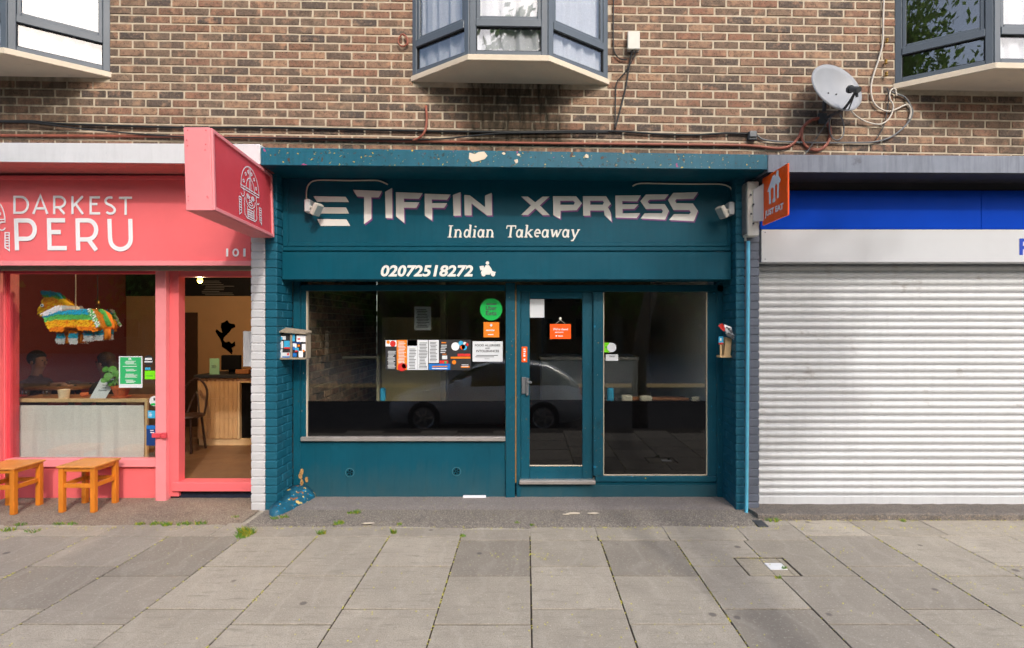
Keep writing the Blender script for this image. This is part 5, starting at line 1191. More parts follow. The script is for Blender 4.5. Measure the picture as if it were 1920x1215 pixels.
pp = thing('potted_plant', (X(227,.58), 0.58, WTZ), 'green leafy plant in a terracotta pot behind the green poster', 'potted plant')
pc = (X(227,.58), 0.58, WTZ)
bm = BM(); lathe(bm, [(0.055,0.0),(0.085,0.004),(0.088,0.018),(0.06,0.02)], pc, 20); mk('saucer', bm, M['terracotta'], pp, smooth=False)
bm = BM(); lathe(bm, [(0.055,0.021),(0.078,0.095),(0.086,0.096),(0.088,0.125),(0.078,0.126),(0.07,0.11)], pc, 20); mk('pot', bm, M['terracotta'], pp)
r = random.Random(3)
for i in range(26):
    a = r.uniform(0,6.28); el = r.uniform(0.1,1.3); R_ = r.uniform(0.06,0.19); c = Vector(pc)+Vector((math.cos(a)*R_*math.cos(el)-0.03, math.sin(a)*R_*math.cos(el)*.6, 0.13+R_*math.sin(el)*1.25))
    bm = BM(); nrm = Vector((r.uniform(-.6,.6),-1,r.uniform(0,.8))).normalized(); q = nrm.to_track_quat('Z','Y').to_matrix(); s = r.uniform(0.022,0.038)
    ctr = bm.verts.new(c+nrm*0.004); rim = [bm.verts.new(c+q @ Vector((math.cos(t)*s, math.sin(t)*s, 0))) for t in [6.2832*k/9 for k in range(9)]]
    for k in range(9): bm.faces.new((ctr, rim[k], rim[(k+1) % 9]))
    mk('leaf', bm, M['leaf'], pp, recalc=False)
bm = BM()
for i in range(7):
    a = i*0.9; tube(bm, [(pc[0],pc[1],pc[2]+0.1),(pc[0]+math.cos(a)*0.06-0.02,pc[1]+math.sin(a)*0.04,pc[2]+0.2+0.02*(i%3))], 0.003, 5, smooth=False)
mk('stems', bm, M['grass'], pp)
bm = BM(); cY = 0.56; lathe(bm, [(0.043,0),(0.052,0.09),(0.048,0.09),(0.042,0.075)], (X(120,cY), cY, WTZ), 20)
tag(mk('candle_tumbler', bm, pm('cream_wax', C(232,206,172), 0.6, 0.05, 10, 0)), 'cream candle tumbler on the cafe window table', 'candle')
bm = BM(); kY = 0.545
hexa(bm, [(X(168,kY),kY,WTZ),(X(198,kY),kY,WTZ),(X(198,kY),kY+0.004,WTZ),(X(168,kY),kY+0.004,WTZ),(X(176,kY),kY+0.09,Z(711.5,kY)),(X(206,kY),kY+0.09,Z(711.5,kY)),(X(206,kY),kY+0.094,Z(711.5,kY)),(X(176,kY),kY+0.094,Z(711.5,kY))])
zt = Z(711.5,kY)
def cf(u, v): return (X(168+30*u+8*v,kY), kY+0.09*v-0.0015, WTZ+(zt-WTZ)*v)
fit_text(bm, 'Accept', 0.32, 0.72, 0.63, 0.70, cf, 0.02, 0, 1); fit_text(bm, 'Card', 0.40, 0.66, 0.50, 0.57, cf, 0.02, 0, 1); fit_text(bm, 'Payments', 0.28, 0.80, 0.36, 0.44, cf, 0.02, 0, 1)
tag(mk('table_card', bm, [M['paper'], M['ink']], recalc=False), 'white card with three handwritten lines leaning on the window table', 'card')
tag(pxbox('red_tray', M['red'], None, 18, 35, 741.5, 744.5, 0.7, 0.1, bev=0.002), 'flat red tray at the left end of the window table', 'tray')
for i, (px_, w2, h2, mt) in enumerate(((48,6,9,'glass'),(88,8,10,'glass'),(158,7,6,'terracotta'))):
    bm = BM(); lathe(bm, [(0.03,0),(0.035,0.01),(0.037,0.07 if i < 2 else 0.04),(0.034,0.07 if i < 2 else 0.04),(0.03,0.015)], (X(px_,.7), 0.7, WTZ), 14)
    tag(mk(('glass_jar', 'water_glass', 'small_pot')[i], bm, M[mt], smooth=True), ('clear glass jar by the red tray', 'clear drinking glass between jar and candle tumbler', 'tiny terracotta pot beside the white card')[i], ('jar', 'glass', 'pot')[i])

# pinata donkey
PY_ = 0.50
pn = thing('pinata', (X(150*1.0-5,PY_), PY_, Z(642,PY_)), 'colourful paper donkey pinata hanging in the cafe window', 'pinata')
def pc_(x, y, dy=0.0): return (X(x/4.5,PY_), PY_+dy, Z(490+y/4.5,PY_))
paper = {'b': C(40,170,206), 'g': C(96,190,96), 'y': C(240,190,30), 'o': C(232,132,24), 'w': C(222,222,226)}
pmats = [pm('tissue_'+n_, paper[k], 0.85, 0.12, 40, 0.3, 120) for k, n_ in (('b','blue'),('g','green'),('y','yellow'),('o','orange'),('w','white'))]; PI_ = {k: i for i, k in enumerate('bgyow')}
def solid(name, poly, hw, mi=3):
    bm = BM(); lo = [bm.verts.new(pc_(x,y,-hw)) for x, y in poly]; hi = [bm.verts.new(pc_(x,y,hw)) for x, y in poly]
    bm.faces.new(lo); bm.faces.new(hi[::-1]); n = len(poly)
    for i in range(n): bm.faces.new((lo[i], hi[i], hi[(i+1) % n], lo[(i+1) % n]))
    bmesh.ops.bevel(bm, geom=[e for e in bm.edges], offset=0.012, segments=2, affect='EDGES')
    for f in bm.faces: f.material_index = mi
    return mk(name, bm, pmats, pn, smooth=True)
torso = [(455,445),(560,418),(700,415),(815,402),(880,440),(915,540),(905,585),(755,582),(735,556),(640,556),(620,590),(520,590),(478,520)]
headp = [(388,438),(382,408),(408,368),(424,312),(500,304),(600,372),(570,398),(475,440),(432,466),(402,460)]
solid('body', torso, 0.10); solid('head', headp, 0.06, 2)
neckp = [(452,442),(478,462),(620,412),(606,372),(560,384)]; solid('neck_ruff', neckp, 0.10, 4)
parts_ = [('body', torso, 0.112), ('head', headp, 0.072), ('neck', neckp, 0.122)]
for lx0, lx1, yb in ((520,596,694),(626,700,690)): q = [(lx0,570),(lx1,570),(lx1,yb),(lx0+8,yb)]; solid('leg', q, 0.04); parts_.append(('leg', q, 0.055))
for lx0, lx1, yb in ((757,828,672),(848,918,662)): q = [(lx0,560),(lx1,560),(lx1,yb),(lx0,yb)]; solid('leg', q, 0.04); parts_.append(('leg', q, 0.055))
for q in ([(368,258),(392,243),(440,300),(446,326),(414,326)], [(446,262),(466,256),(524,300),(526,326),(474,318)]): solid('ear', q, 0.02, 0); parts_.append(('ear', q, 0.03))
tailp = [(830,400),(870,405),(940,545),(915,555)]; solid('tail', tailp, 0.03, 1); parts_.append(('tail', tailp, 0.13))
def inside(p, poly):
    x, y = p; c = False
    for i in range(len(poly)):
        (x1, y1), (x2, y2) = poly[i], poly[i-1]
        if (y1 > y) != (y2 > y) and x < (x2-x1)*(y-y1)/(y2-y1)+x1: c = not c
    return c
def pcol(n_, x, y, r):
    if n_ == 'ear': return 'b' if y < 285 else 'g'
    if n_ == 'tail': return r.choice('wwg')
    if n_ == 'neck': return 'w'
    if n_ == 'head': return 'w' if (x-450)*0.5+(460-y) < 62 and x > 455 else ('y' if x < 430 or r.random() < .55 else 'o')
    if n_ == 'leg': return 'b' if 600 < y-(0 if x < 720 else -22) < 642 else ('w' if y-(0 if x < 720 else -22) >= 642 else 'o')
    yy = y-(30 if x < 560 else 0)*(1-(x-455)/110 if x < 560 else 0)
    return 'b' if yy < 450 else 'g' if yy < 488 else ('y' if yy < 545 and r.random() < .8 else 'o')
bm = BM(); r = random.Random(8)
for n_, poly, hw in parts_:
    xs = [p[0] for p in poly]; ys = [p[1] for p in poly]
    for side in (-1, 1):
        y = min(ys)
        while y < max(ys)+6:
            x = min(xs)
            while x < max(xs)+6:
                if inside((x, y), poly):
                    xx, yy = x+r.uniform(-3,3), y+r.uniform(-3,3); s = r.uniform(5,8); o_ = side*(hw+r.uniform(0,.012)); o1 = side*(hw+r.uniform(.004,.03))
                    f = bm.faces.new([bm.verts.new(p) for p in (pc_(xx-s*.6,yy-5,o_), pc_(xx+s*.6,yy-5,o_), pc_(xx+s*.5,yy+s+2,o1), pc_(xx-s*.7,yy+s,o1))]); f.material_index = PI_[pcol(n_, x, y, r)]
                x += 7
            y += 7
fr = mk('paper_fringe', bm, pmats, pn, recalc=False); fr['kind'] = 'stuff'
bm = BM(); disc(bm, (pc_(438,375)[0], pc_(438,375)[2]), 0.017, PY_-0.112, 14, 0); disc(bm, (pc_(436,375)[0], pc_(436,375)[2]), 0.009, PY_-0.1135, 12, 1); mk('eye', bm, [M['white'], M['char']], pn)
bm = BM(); tube(bm, [pc_(637,415), pc_(637,300), (X(637/4.5,PY_), PY_, CZ)], 0.005, 6, smooth=False); mk('rope', bm, M['whitecable'], pn)

# ------------------------------------------------------------------ two people at the window table (indoors)
def person(name, loc, face, shirt, hairc, label, hair_long=False):
    """seated figure grown with a skin surface; face = +1 looks right, -1 left"""
    J = {'pel':(0,0,0.48,.12,.10),'sp':(0.01,0,0.62,.125,.10),'ch':(0.03,0,0.82,.145,.105),'nb':(0.03,0,0.96,.055,.055),'nk':(0.045,0,1.02,.048,.048),'hd':(0.075,0,1.10,.075,.068),'ht':(0.065,0,1.18,.085,.075),'hp':(0.055,0,1.245,.055,.05)}
    E = [('pel','sp'),('sp','ch'),('ch','nb'),('nb','nk'),('nk','hd'),('hd','ht'),('ht','hp')]
    for s, t in ((-1,'l'), (1,'r')):
        J['sh'+t] = (0.03,s*.17,0.90,.055,.055); J['el'+t] = (0.10,s*.22,0.66,.042,.042); J['wr'+t] = (0.32,s*.12,0.875,.026,.026); J['pa'+t] = (0.39,s*.10,0.885,.032,.016)
        E += [('ch','sh'+t),('sh'+t,'el'+t),('el'+t,'wr'+t),('wr'+t,'pa'+t)]
        for k, (a, l) in enumerate(((-.035,.07),(-.013,.082),(.011,.078),(.033,.062))):
            J[f'f{k}{t}'] = (0.41+l*.5,s*.10+a,0.895,.009,.009); J[f'g{k}{t}'] = (0.41+l,s*.10+a*1.1,0.878,.008,.008); E += [('pa'+t,f'f{k}{t}'),(f'f{k}{t}',f'g{k}{t}')]
        J['t0'+t] = (0.39,s*.10-s*.045,0.885,.011,.011); J['t1'+t] = (0.425,s*.10-s*.062,0.88,.009,.009); E += [('pa'+t,'t0'+t),('t0'+t,'t1'+t)]
        J['hi'+t] = (0.04,s*.09,0.47,.085,.08); J['kn'+t] = (0.44,s*.12,0.50,.06,.06); J['an'+t] = (0.42,s*.12,0.09,.04,.04); J['to'+t] = (0.56,s*.13,0.04,.04,.03)
        E += [('pel','hi'+t),('hi'+t,'kn'+t),('kn'+t,'an'+t),('an'+t,'to'+t)]
    ks = list(J); me = bpy.data.meshes.new(name); me.from_pydata([J[k][:3] for k in ks], [(ks.index(a), ks.index(b_)) for a, b_ in E], [])
    o = bpy.data.objects.new(name, me); COL.objects.link(o)
    sk = o.modifiers.new('s', 'SKIN'); sk.use_smooth_shade = True; ss = o.modifiers.new('u', 'SUBSURF'); ss.levels = 2; ss.render_levels = 2
    if not me.skin_vertices: me.skin_vertices.new() if hasattr(me.skin_vertices, 'new') else None
    for i, k in enumerate(ks):
        sv = me.skin_vertices[0].data[i]; sv.radius = J[k][3:5]; sv.use_root = (k == 'pel')
    bpy.context.view_layer.update()
    m2 = bpy.data.meshes.new_from_object(o.evaluated_get(bpy.context.evaluated_depsgraph_get()))
    bpy.data.objects.remove(o); bm = BM(); bm.from_mesh(m2); bpy.data.meshes.remove(m2)
    for f in bm.faces:
        c = f.calc_center_median(); f.smooth = True
        f.material_index = 0 if (c.z > 0.985 or (c.x > 0.33 and c.z > 0.8)) else (2 if c.z < 0.56 else 1)
    rotm = Matrix.Scale(face, 4, (1, 0, 0))
    ellipsoid(bm, (0.155, 0, 1.135), (0.018, 0.014, 0.022), 8, 6, 0)                       # nose
    for s in (-1, 1): ellipsoid(bm, (0.143, s*.032, 1.165), (0.008, 0.012, 0.007), 8, 6, 3); ellipsoid(bm, (0.055, s*.082, 1.14), (0.018, 0.008, 0.028), 8, 6, 0)
    ellipsoid(bm, (0.142, 0, 1.085), (0.008, 0.024, 0.006), 8, 6, 4)
    for v in bm.verts: v.co = rotm @ v.co+Vector(loc)
    root = thing(name, loc, label, 'person', 'people at the cafe window table')
    skin = pm('skin', C(150,108,88), 0.6, 0.05, 20, 0)
    mk('body', bm, [skin, shirt, pm('dark_trousers', C(40,42,50), 0.8, 0.1, 8, 0), M['char'], pm('lips', C(160,90,84), 0.6, 0, 5, 0)], root)
    bm = BM(); ellipsoid(bm, (0.045, 0, 1.19), (0.098, 0.092, 0.10), 18, 12)
    for v in list(bm.verts):
        if v.co.x > 0.085 and v.co.z < 1.205: v.co.x = 0.085
        if v.co.z < (1.02 if hair_long else 1.12): v.co.z = 1.02 if hair_long else 1.12
    if hair_long: ellipsoid(bm, (-0.03, 0, 1.06), (0.06, 0.085, 0.13), 14, 10)
    for v in bm.verts: v.co = rotm @ v.co+Vector(loc)
    mk('hair', bm, pm('hair_'+name+str(hair_long), hairc, 0.7, 0.2, 40, 0.3, 80), root, smooth=True)
ctb = thing('cafe_table', (X(134,1.5), 1.5, FZ), 'brown cafe table between the two seated people', 'table')
boxo('table_top', M['brownwood'], ctb, X(134,1.5)-0.30, X(134,1.5)+0.30, 1.2, 1.8, FZ+0.835, FZ+0.865)
bm = BM(); lathe(bm, [(0.2,0.0),(0.2,0.02),(0.03,0.04),(0.03,0.83)], (X(134,1.5), 1.5, FZ), 16); mk('pedestal', bm, M['char'], ctb)
person('person', (X(62,1.5), 1.5, FZ), 1, pm('dark_red_shirt', C(70,34,36), 0.85, 0.1, 10, 0), C(40,28,22), 'person with short dark hair in a dark top seated left in the cafe')
person('person', (X(206,1.5), 1.5, FZ-0.02), -1, pm('black_shirt', C(30,28,30), 0.85, 0.1, 10, 0), C(58,38,26), 'person with long brown hair in black seated behind the green poster', True)
for px_, lab in ((62, 'low bench seat under the person with short hair in the cafe'), (206, 'low bench seat under the person with long hair in the cafe')):
    bs = thing('bench_seat', (X(px_,1.5), 1.5, FZ), lab, 'seat'); bx0 = X(px_,1.5)
    boxo('seat', M['brownwood'], bs, bx0-0.17, bx0+0.17, 1.30, 1.70, FZ+0.34, FZ+0.375)
    for a in (-0.15, 0.11):
        for b_ in (1.32, 1.64): boxo('leg', M['brownwood'], bs, bx0+a, bx0+a+0.04, b_, b_+0.04, FZ, FZ+0.3395)

# ------------------------------------------------------------------ inside the takeaway
tc = thing('steel_counter', (0.8, 1.6, TF), 'stainless steel serving counter inside the teal shop', 'counter')
sY = 1.35
boxo('body', M['steel'], tc, X(1015,sY), X(1196,sY), sY, sY+0.6, TF, Z(676,sY), bev=0.006); boxo('worktop', M['alu'], tc, X(1013,sY), X(1198,sY), sY-0.02, sY+0.62, Z(675.5,sY), Z(669,sY), bev=0.004)
for a, b_ in ((1020,1100), (1104,1192)): boxo('panel', M['steel'], tc, X(a,sY), X(b_,sY), sY-0.010, sY-0.001, Z(738,sY), Z(682,sY), bev=0.003)
tag(boxo('cabinet', olive, None, X(716,2.2), X(826,2.2), 2.2, 2.9, TF, Z(595,2.2)), 'olive cream cabinet or panel at the back of the teal shop', 'cabinet')
tag(boxo('fridge', pm('dark_fridge', C(36,38,42), 0.4, 0.1, 4, 0), None, X(1018,2.1), X(1100,2.1), 2.2, 2.8, TF, Z(560,2.1), bev=0.01), 'tall dark fridge behind the steel counter', 'fridge')
tag(boxo('partition_post', pm('cream_post', C(176,166,136), 0.8, 0.05, 4, 0), None, X(826,1.9), X(836,1.9), 1.9, 1.98, TF, TC), 'upright cream post behind the menu in the teal shop', 'post')
bm = BM(); box(bm, X(610,1.5), X(712,1.5), 1.5, 1.53, Z(672,1.5), Z(668,1.5)); box(bm, X(706,1.5), X(711,1.5), 1.5, 1.53, TF, Z(672,1.5)); box(bm, X(606,1.5), X(610,1.5), 1.5, 1.53, TF, TC)
tag(mk('rail_frame', bm, pm('pale_rail', C(170,164,140), 0.7, 0.05, 4, 0)), 'thin pale rail in front of the inside brick wall', 'rail')
dr = thing('window_ledge', (X(1230,.6), 0.6, Z(752,.6)), 'ledge with brown cardboard behind the side window', 'ledge')
boxo('shelf', M['char'], dr, X(1133,.45), X(1325,.45), 0.43, 0.80, Z(753,.5)-0.03, Z(753,.5)); boxo('cardboard', pm('brown_card', C(140,88,56), 0.9, 0.15, 9, 0.2, 30), dr, X(1180,.6), X(1290,.6), 0.55, 0.7, Z(753,.5)+0.001, Z(746,.6), bev=0.006)
for (a, b_, t) in ((1165,1185,741),(1200,1222,742),(1296,1312,744)): boxo('crumpled_bag', pm('pale_bag', C(196,186,166), 0.8, 0.15, 30, 0.6, 40), dr, X(a,.5), X(b_,.5), 0.47, 0.54, Z(753,.5)+0.001, Z(t,.5), bev=0.012)
tag(boxo('bottle', M['cyan'], None, X(1138,.6), X(1150,.6), 0.56, 0.62, Z(752,.6), Z(727,.6), bev=0.012), 'pale blue bottle on the ledge behind the side window', 'bottle')
tag(boxo('bottle', M['cyan'], None, X(714,.7), X(723,.7), 0.66, 0.72, Z(752,.7), Z(727,.7), bev=0.012), 'small pale blue bottle low in the main shop window', 'bottle')

# ------------------------------------------------------------------ pavement details
hc = thing('access_cover', ((hx0+hx1)/2, (hy0+hy1)/2, 0), 'square concrete access cover with a white lid among the slabs', 'access cover')
ha, hb, hcx, hcy = hx0+0.010, hx1-0.010, hy0+0.014, hy1-0.014
wx0, wx1, wy0_, wy1_ = hx0+0.52*(hx1-hx0), hx0+0.86*(hx1-hx0), hy0+0.34*(hy1-hy0), hy0+0.68*(hy1-hy0)
for q in ((ha,wx0-0.003,hcx,hcy), (wx1+0.003,hb,hcx,hcy), (wx0-0.001,wx1+0.001,hcx,wy0_-0.003), (wx0-0.001,wx1+0.001,wy1_+0.003,hcy)):
    o = boxo('surround', M['slab'], hc, *q, -0.05, -0.002, bev=0.003); o.color = (0.86, 0.84, 0.78, 1)
boxo('lid', pm('chalky_white_plate', C(222,222,220), 0.6, 0.05, 20, 0.2, 60, dirt=(C(150,148,130), 14, 0.62)), hc, wx0, wx1, wy0_, wy1_, -0.05, 0.0, bev=0.002)
tag(boxo('litter_strip', M['white'], None, X(868,.30), X(911,.30), 0.30, 0.325, 0.023, 0.045, bev=0.002), 'white plastic strip lying at the foot of the teal riser boards', 'litter')
bm = BM(); r = random.Random(14)
for (cx, cy, w_, h_) in ((1075,966,18,2.5),(1062,968,8,2),(1112,966,14,2.5),(690,985,16,2)): polysheet(bm, [[(X(cx+w_*math.cos(t)*r.uniform(.6,1), GY(cy)), GY(cy+h_*math.sin(t)*r.uniform(.5,1))) for t in [k*0.63 for k in range(10)]]], 0, lambda x, y: (x, y, 0.0185))
tag(mk('mortar_patch', bm, M['cream_conc']), 'pale mortar smears on the asphalt before the teal door', 'patch')
# weeds, moss and blossom
bm = BM()
def tuft(cx, cy, n, h, sp):
    y = GY(cy); x = X(cx, y)
    for i in range(n):
        a = r.uniform(0,6.28); h_ = h*1.35; rr = sp*1.15*math.sqrt(r.random()); bx_, by_ = x+rr*math.cos(a), y+rr*math.sin(a)*0.6; hh_ = h_*r.uniform(.4,1); la = r.uniform(0,6.28); ln = hh_*r.uniform(.3,1.0); wv = 0.004
        f = bm.faces.new([bm.verts.new(p) for p in ((bx_-wv,by_,0.0),(bx_+wv,by_,0.0),(bx_+math.cos(la)*ln*.6+wv*.7,by_+math.sin(la)*ln*.6,hh_*.7),(bx_+math.cos(la)*ln,by_+math.sin(la)*ln,hh_))])
        f.material_index = 0 if r.random() < .75 else 1
for a in ((462,1001,130,.05,.06),(455,1007,60,.035,.05),(520,974,40,.03,.04),(535,972,30,.03,.03),(668,964,50,.035,.035),(658,965,25,.03,.03),(640,983,60,.03,.04),(628,985,20,.02,.02),(750,984,18,.02,.02),(738,1000,40,.035,.02),(603,1001,40,.03,.03),(262,983,30,.02,.04),(290,983,30,.025,.04),(312,985,45,.03,.04),(345,984,40,.025,.05),(375,982,40,.025,.05),(440,971,20,.02,.03),(40,984,30,.02,.04),(110,983,25,.02,.05),(135,983,25,.02,.04),(15,995,40,.03,.05),(60,997,30,.02,.06),(1448,977,40,.03,.05),(998,986,20,.02,.02),(868,1006,25,.02,.02),(970,982,20,.02,.02),(1470,1066,12,.02,.015),(1458,1084,16,.02,.02),(1695,978,20,.02,.02)): tuft(*a)
o = mk('weeds', bm, [M['grass'], M['moss']], recalc=False); tag(o, 'small green weeds along the edge of the paving', 'weeds', kind='stuff')
bm = BM()
def fleck(x, y, s, z=0.004):
    a = r.uniform(0,6.28); t = r.uniform(-.5,.5)*s
    f = bm.faces.new([bm.verts.new(p) for p in ((x-s*math.cos(a),y-s*math.sin(a),z),(x+s*.6*math.sin(a),y-s*.6*math.cos(a),z+abs(t)),(x+s*math.cos(a),y+s*math.sin(a),z+.001),(x-s*.6*math.sin(a),y+s*.6*math.cos(a),z+.002))])
for i in range(420):
    y = -0.25-r.random()**0.8*2.0; fleck(r.gauss(0.9,2.4), y, r.uniform(.003,.0075))
for i in range(260): fleck(r.uniform(-2.2,2.0), r.uniform(-.40,.3), r.uniform(.002,.005), 0.024 if False else 0.026)
for (cx, cy, n, sp) in ((1020,1047,14,.07),(1003,1040,10,.05),(1345,1052,10,.06),(1590,1034,14,.08),(1770,1084,16,.09),(1810,1100,10,.08),(1880,1062,14,.1),(1430,1046,16,.1),(1130,1010,12,.06),(1240,1000,10,.06),(935,1044,12,.08)):
    for i in range(n): fleck(X(cx,GY(cy))+r.gauss(0,sp), GY(cy)+r.gauss(0,sp*.4), r.uniform(.004,.008))
for x in colx:                                                         # moss in the long joints
    n = r.choice((12, 20, 40, 70))
    for i in range(n): fleck(x+r.uniform(-.006,.006), -0.6-r.random()**1.4*1.9, r.uniform(.004,.010), -0.002)
for i in range(420): fleck(r.uniform(-5.0,5.0), -0.42+r.gauss(0,.03), r.uniform(.004,.010), 0.001)
for i in range(160): fleck(r.uniform(2.2,5.0), -0.25+r.gauss(0,.015), r.uniform(.004,.009), 0.002)
o = mk('fallen_blossom', bm, M['blossom'], recalc=False); tag(o, 'yellow blossom flecks scattered over the pavement', 'blossom', kind='stuff')

# ------------------------------------------------------------------ the street behind the camera (seen in the glass, and shading the shutter)
bark = pm('plane_bark', C(96, 86, 74), 0.9, 0.2, 5, 0.6, 18, dirt=(C(140,132,112), 4, 0.6))
leafm = [cloth_mat('street_leaf_a', C(104, 140, 60), 0.0, 0.5), cloth_mat('street_leaf_b', C(134, 166, 76), 0.0, 0.5)]
def tree(name, x, y, z0, hT, crown, nclump, nleaf, ls, label, seed, r0=0.17):
    """tapered trunk with limbs; leaves gathered in clumps through the crown's volume"""
    q = random.Random(seed); t = thing(name, (x, y, z0), label, 'tree', 'street trees'); (cx, cy, cz, rx, ry, rz) = crown
    bm = BM(); top = Vector((x+(cx-x)*0.25, y+(cy-y)*0.25, z0+hT))
    tube(bm, [(x,y,z0-0.1),(x+0.02,y,z0+hT*0.5),tuple(top)], r0, 10, r1=r0*0.7)
    for i in range(7):
        a = q.uniform(0,6.28); e = Vector((cx+rx*.75*math.cos(a), cy+ry*.75*math.sin(a), cz+rz*q.uniform(-.3,.6))); m_ = top.lerp(e, .5)+Vector((0,0,q.uniform(0,.4)))
        tube(bm, [top-Vector((0,0,.1)), m_, e], r0*0.5, 7, r1=r0*0.08)
    mk('trunk', bm, bark, t, smooth=True)
    bm = BM()
    for c in range(nclump):
        while True:
            v = Vector((q.uniform(-1,1), q.uniform(-1,1), q.uniform(-1,1)))
            if 0.35 < v.length < 1: break
        cc = Vector((cx+v.x*rx, cy+v.y*ry, cz+v.z*rz)); cr = 0.22*min(rx,rz)*q.uniform(.6,1.3); mi = q.random() < .45
        for i in range(nleaf):
            p = cc+Vector((q.gauss(0,cr),q.gauss(0,cr),q.gauss(0,cr*.7))); n = Vector((q.gauss(0,1),q.gauss(0,1),q.gauss(.5,1))).normalized(); u = n.orthogonal().normalized(); w_ = n.cross(u); s_ = ls*q.uniform(.6,1.3)
            bm.faces.new([bm.verts.new(p+k) for k in (-u*s_, -w_*s_*.5, u*s_, w_*s_*.5)]).material_index = int(mi)
    mk('crown', bm, leafm, t, recalc=False)
tree('street_tree', 2.45, -5.75, -0.37, 3.6, (4.4, -6.1, 6.75, 1.3, 0.95, 1.1), 50, 80, 0.09, 'street tree at the kerb mirrored in the side window', 3)
tree('street_tree', -7.4, -8.8, -0.5, 5.0, (-6.6, -9.4, 9.6, 3.7, 3.2, 3.6), 170, 260, 0.11, 'broad tree mirrored in the bare pane of the right bay', 4, 0.3)
for i, (tx, ty, hh_) in enumerate(((-15,-27,14), (-8.5,-26,12), (0.9,-26,20.5), (5.6,-27,15), (11,-26,13), (17,-28,15), (26,-27,14), (-24,-28,15), (-33,-24,15), (-41,-25,14), (-3.8,-27,13))):
    tree('street_tree', tx, ty, -0.36, hh_*0.4, (tx, ty, hh_*0.58, 3.4, 2.6, hh_*0.42), 80, 80, 0.26, 'tall tree in the row across the road mirrored in the shop glass', 20+i, 0.32)
ob = thing('opposite_building', (0, -34, -0.36), 'brown brick flats across the road mirrored dimly in the shop glass', 'building')
boxo('wall', pm('far_brick', C(120, 92, 74), 0.9, 0.15, 3, 0.1, 20), ob, -75, 75, -40, -34, -0.36, 11.0, bev=0)
boxo('roof', pm('far_slate', C(70, 70, 74), 0.8, 0.1, 3, 0), ob, -75.4, 75.4, -40.3, -33.6, 11.0, 11.6, bev=0)
wfr = None
for i in range(22):
    for j in range(4):
        xx, zz = -30+i*2.8, 0.8+j*2.6
        if wfr is None:
            bm = BM(); box(bm, xx, xx+1.2, -33.99, -33.9, zz, zz+1.5); wfr = mk('window', bm, pm('far_window_frame', C(120, 116, 110), 0.7, 0.1, 3, 0), ob); w0_ = wfr.location.copy()
            bm = BM(); 
            for a in (0.08, 0.63): box(bm, xx+a, xx+a+0.49, -33.895, -33.885, zz+0.08, zz+1.42)
            wpn = mk('pane', bm, M['black'], wfr); p0_ = wpn.location.copy()
        else:
            o = wfr.copy(); COL.objects.link(o); o.location = w0_+Vector((i*2.8, 0, j*2.6)); o2 = wpn.copy(); COL.objects.link(o2); o2.parent = o; o2.location = p0_
# silver hatchback at the kerb: side outline lofted across its width
car = thing('parked_car', (0.1, -6.1, -0.5), 'silver hatchback parked at the kerb, mirrored in the teal shop window', 'car')
silver = pm('silver_car_paint', C(214, 217, 222), 0.3, 0.03, 3, 0, metal=0.0, coat=0.8)
CX0, CW, CYc, CZ0 = -2.9, 0.86, -6.15, -0.50
sec = [  # x from the nose, sill z, bonnet/shoulder z, roof z, half width at shoulder, half width at roof
 (0.00,0.32,0.58,0.60,0.60,0.50),(0.10,0.22,0.68,0.72,0.74,0.62),(0.45,0.20,0.80,0.84,0.84,0.72),(0.95,0.20,0.90,0.96,0.87,0.74),(1.25,0.20,0.94,1.04,0.88,0.70),(1.75,0.20,0.97,1.36,0.88,0.64),(2.15,0.20,0.98,1.47,0.88,0.62),(2.75,0.20,0.99,1.48,0.88,0.61),(3.35,0.20,1.00,1.40,0.87,0.60),(3.75,0.22,0.99,1.20,0.85,0.60),(4.00,0.28,0.92,1.00,0.80,0.60),(4.08,0.36,0.70,0.74,0.72,0.58)]
bm = BM(); rgs = []
for (x, a, b_, c, w1, w2) in sec:
    half = [(0.94*w1,a),(w1,(a+b_)/2),(w1*.98,b_),(w2+(w1-w2)*.35,b_+(c-b_)*.55),(w2,c-0.04),(w2*.6,c),(0,c+0.01)]
    ring = [(p,z) for p, z in half]+[(-p,z) for p, z in half[-2::-1]]
    rgs.append([bm.verts.new((CX0+x, CYc+p, CZ0+z)) for p, z in ring])
n = len(rgs[0])
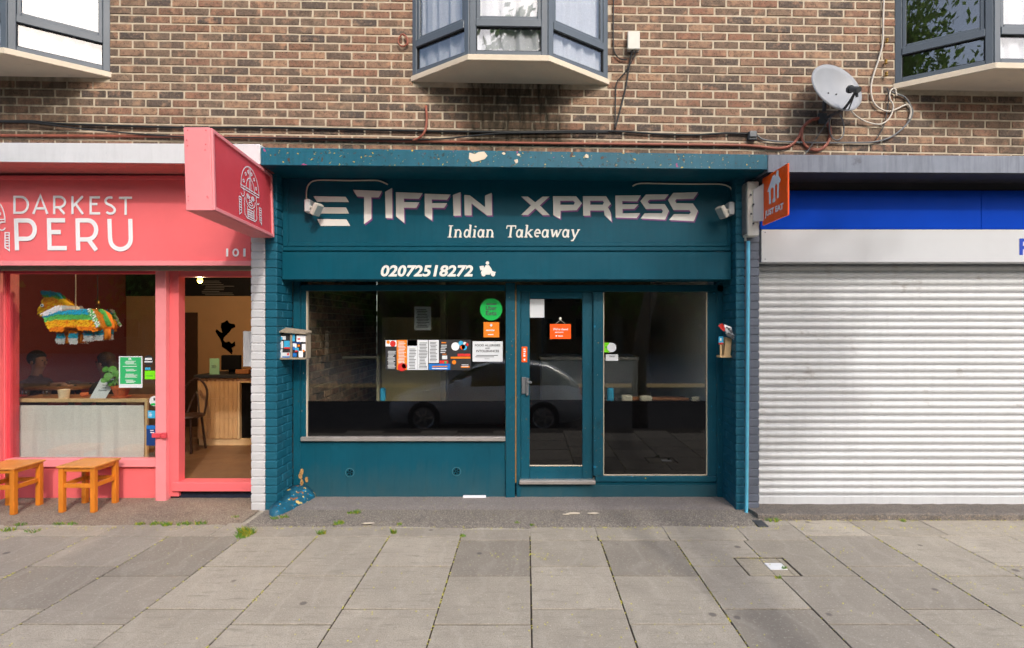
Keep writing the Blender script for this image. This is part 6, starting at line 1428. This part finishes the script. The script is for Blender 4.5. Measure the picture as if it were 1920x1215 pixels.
for i in range(len(rgs)-1):
    for k in range(n-1):
        f = bm.faces.new((rgs[i][k], rgs[i+1][k], rgs[i+1][k+1], rgs[i][k+1]))
        glassy = (4 <= i <= 9 and k in (2,3,n-4,n-5) and sec[i][3]-sec[i][2] > .15) or (i in (3,4) and 3 <= k <= n-5 and i == 4) or (i == 8 and 4 <= k <= n-6 and False)
        f.material_index = 1 if glassy else 0
    bm.faces.new((rgs[i][0], rgs[i][n-1], rgs[i+1][n-1], rgs[i+1][0]))
bm.faces.new(rgs[0]); bm.faces.new(rgs[-1][::-1])
mk('body', bm, [silver, pm('car_glass', C(20,24,28), 0.08, 0, 3, 0, spec=0.8)], car, smooth=True)
for wx in (0.78, 3.25):
    for s in (-1, 1):
        wy_ = CYc+s*0.80; wr = bpy.data.objects.new('wheel', None); COL.objects.link(wr); wr.parent = car; wr.location = Vector((CX0+wx, wy_, CZ0+0.33))-wloc(car)
        def ring_(bm, prof_, mi=0):
            R2 = [[bm.verts.new((CX0+wx+r_*math.cos(a), wy_+s*dy, CZ0+0.33+r_*math.sin(a))) for a in [6.2832*k/24 for k in range(24)]] for r_, dy in prof_]
            for p, q_ in zip(R2, R2[1:]):
                for k in range(24): bm.faces.new((p[k], p[(k+1) % 24], q_[(k+1) % 24], q_[k]))
        bm = BM(); ring_(bm, [(0.22,-0.1),(0.33,-0.09),(0.335,0.07),(0.31,0.095),(0.22,0.095)]); mk('tyre', bm, M['black'], wr, smooth=True)
        bm = BM(); ring_(bm, [(0.222,0.096),(0.2,0.085),(0.2,0.0),(0.05,0.0)])
        for k in range(5):
            a = 6.2832*k/5; ca, sa = math.cos(a), math.sin(a)
            hexa(bm, [(CX0+wx+u*ca-v*sa, wy_+s*d_, CZ0+0.33+u*sa+v*ca) for d_ in (0.03, 0.08) for u, v in ((0.02,-.035),(0.205,-.022),(0.205,.022),(0.02,.035))])
        mk('rim', bm, M['steel'], wr)
    bm = BM()
for s in (-1, 1):
    boxo('door_mirror', silver, car, CX0+1.42, CX0+1.58, CYc+s*0.97-0.09, CYc+s*0.97+0.09, CZ0+0.98, CZ0+1.12, bev=0.03)
    boxo('headlight', M['lens'], car, CX0+0.10, CX0+0.40, CYc+s*0.66-0.10, CYc+s*0.66+0.10, CZ0+0.64, CZ0+0.745, bev=0.03)
    boxo('tail_light', M['red'], car, CX0+3.93, CX0+4.06, CYc+s*0.68-0.08, CYc+s*0.68+0.08, CZ0+0.78, CZ0+0.93, bev=0.02)
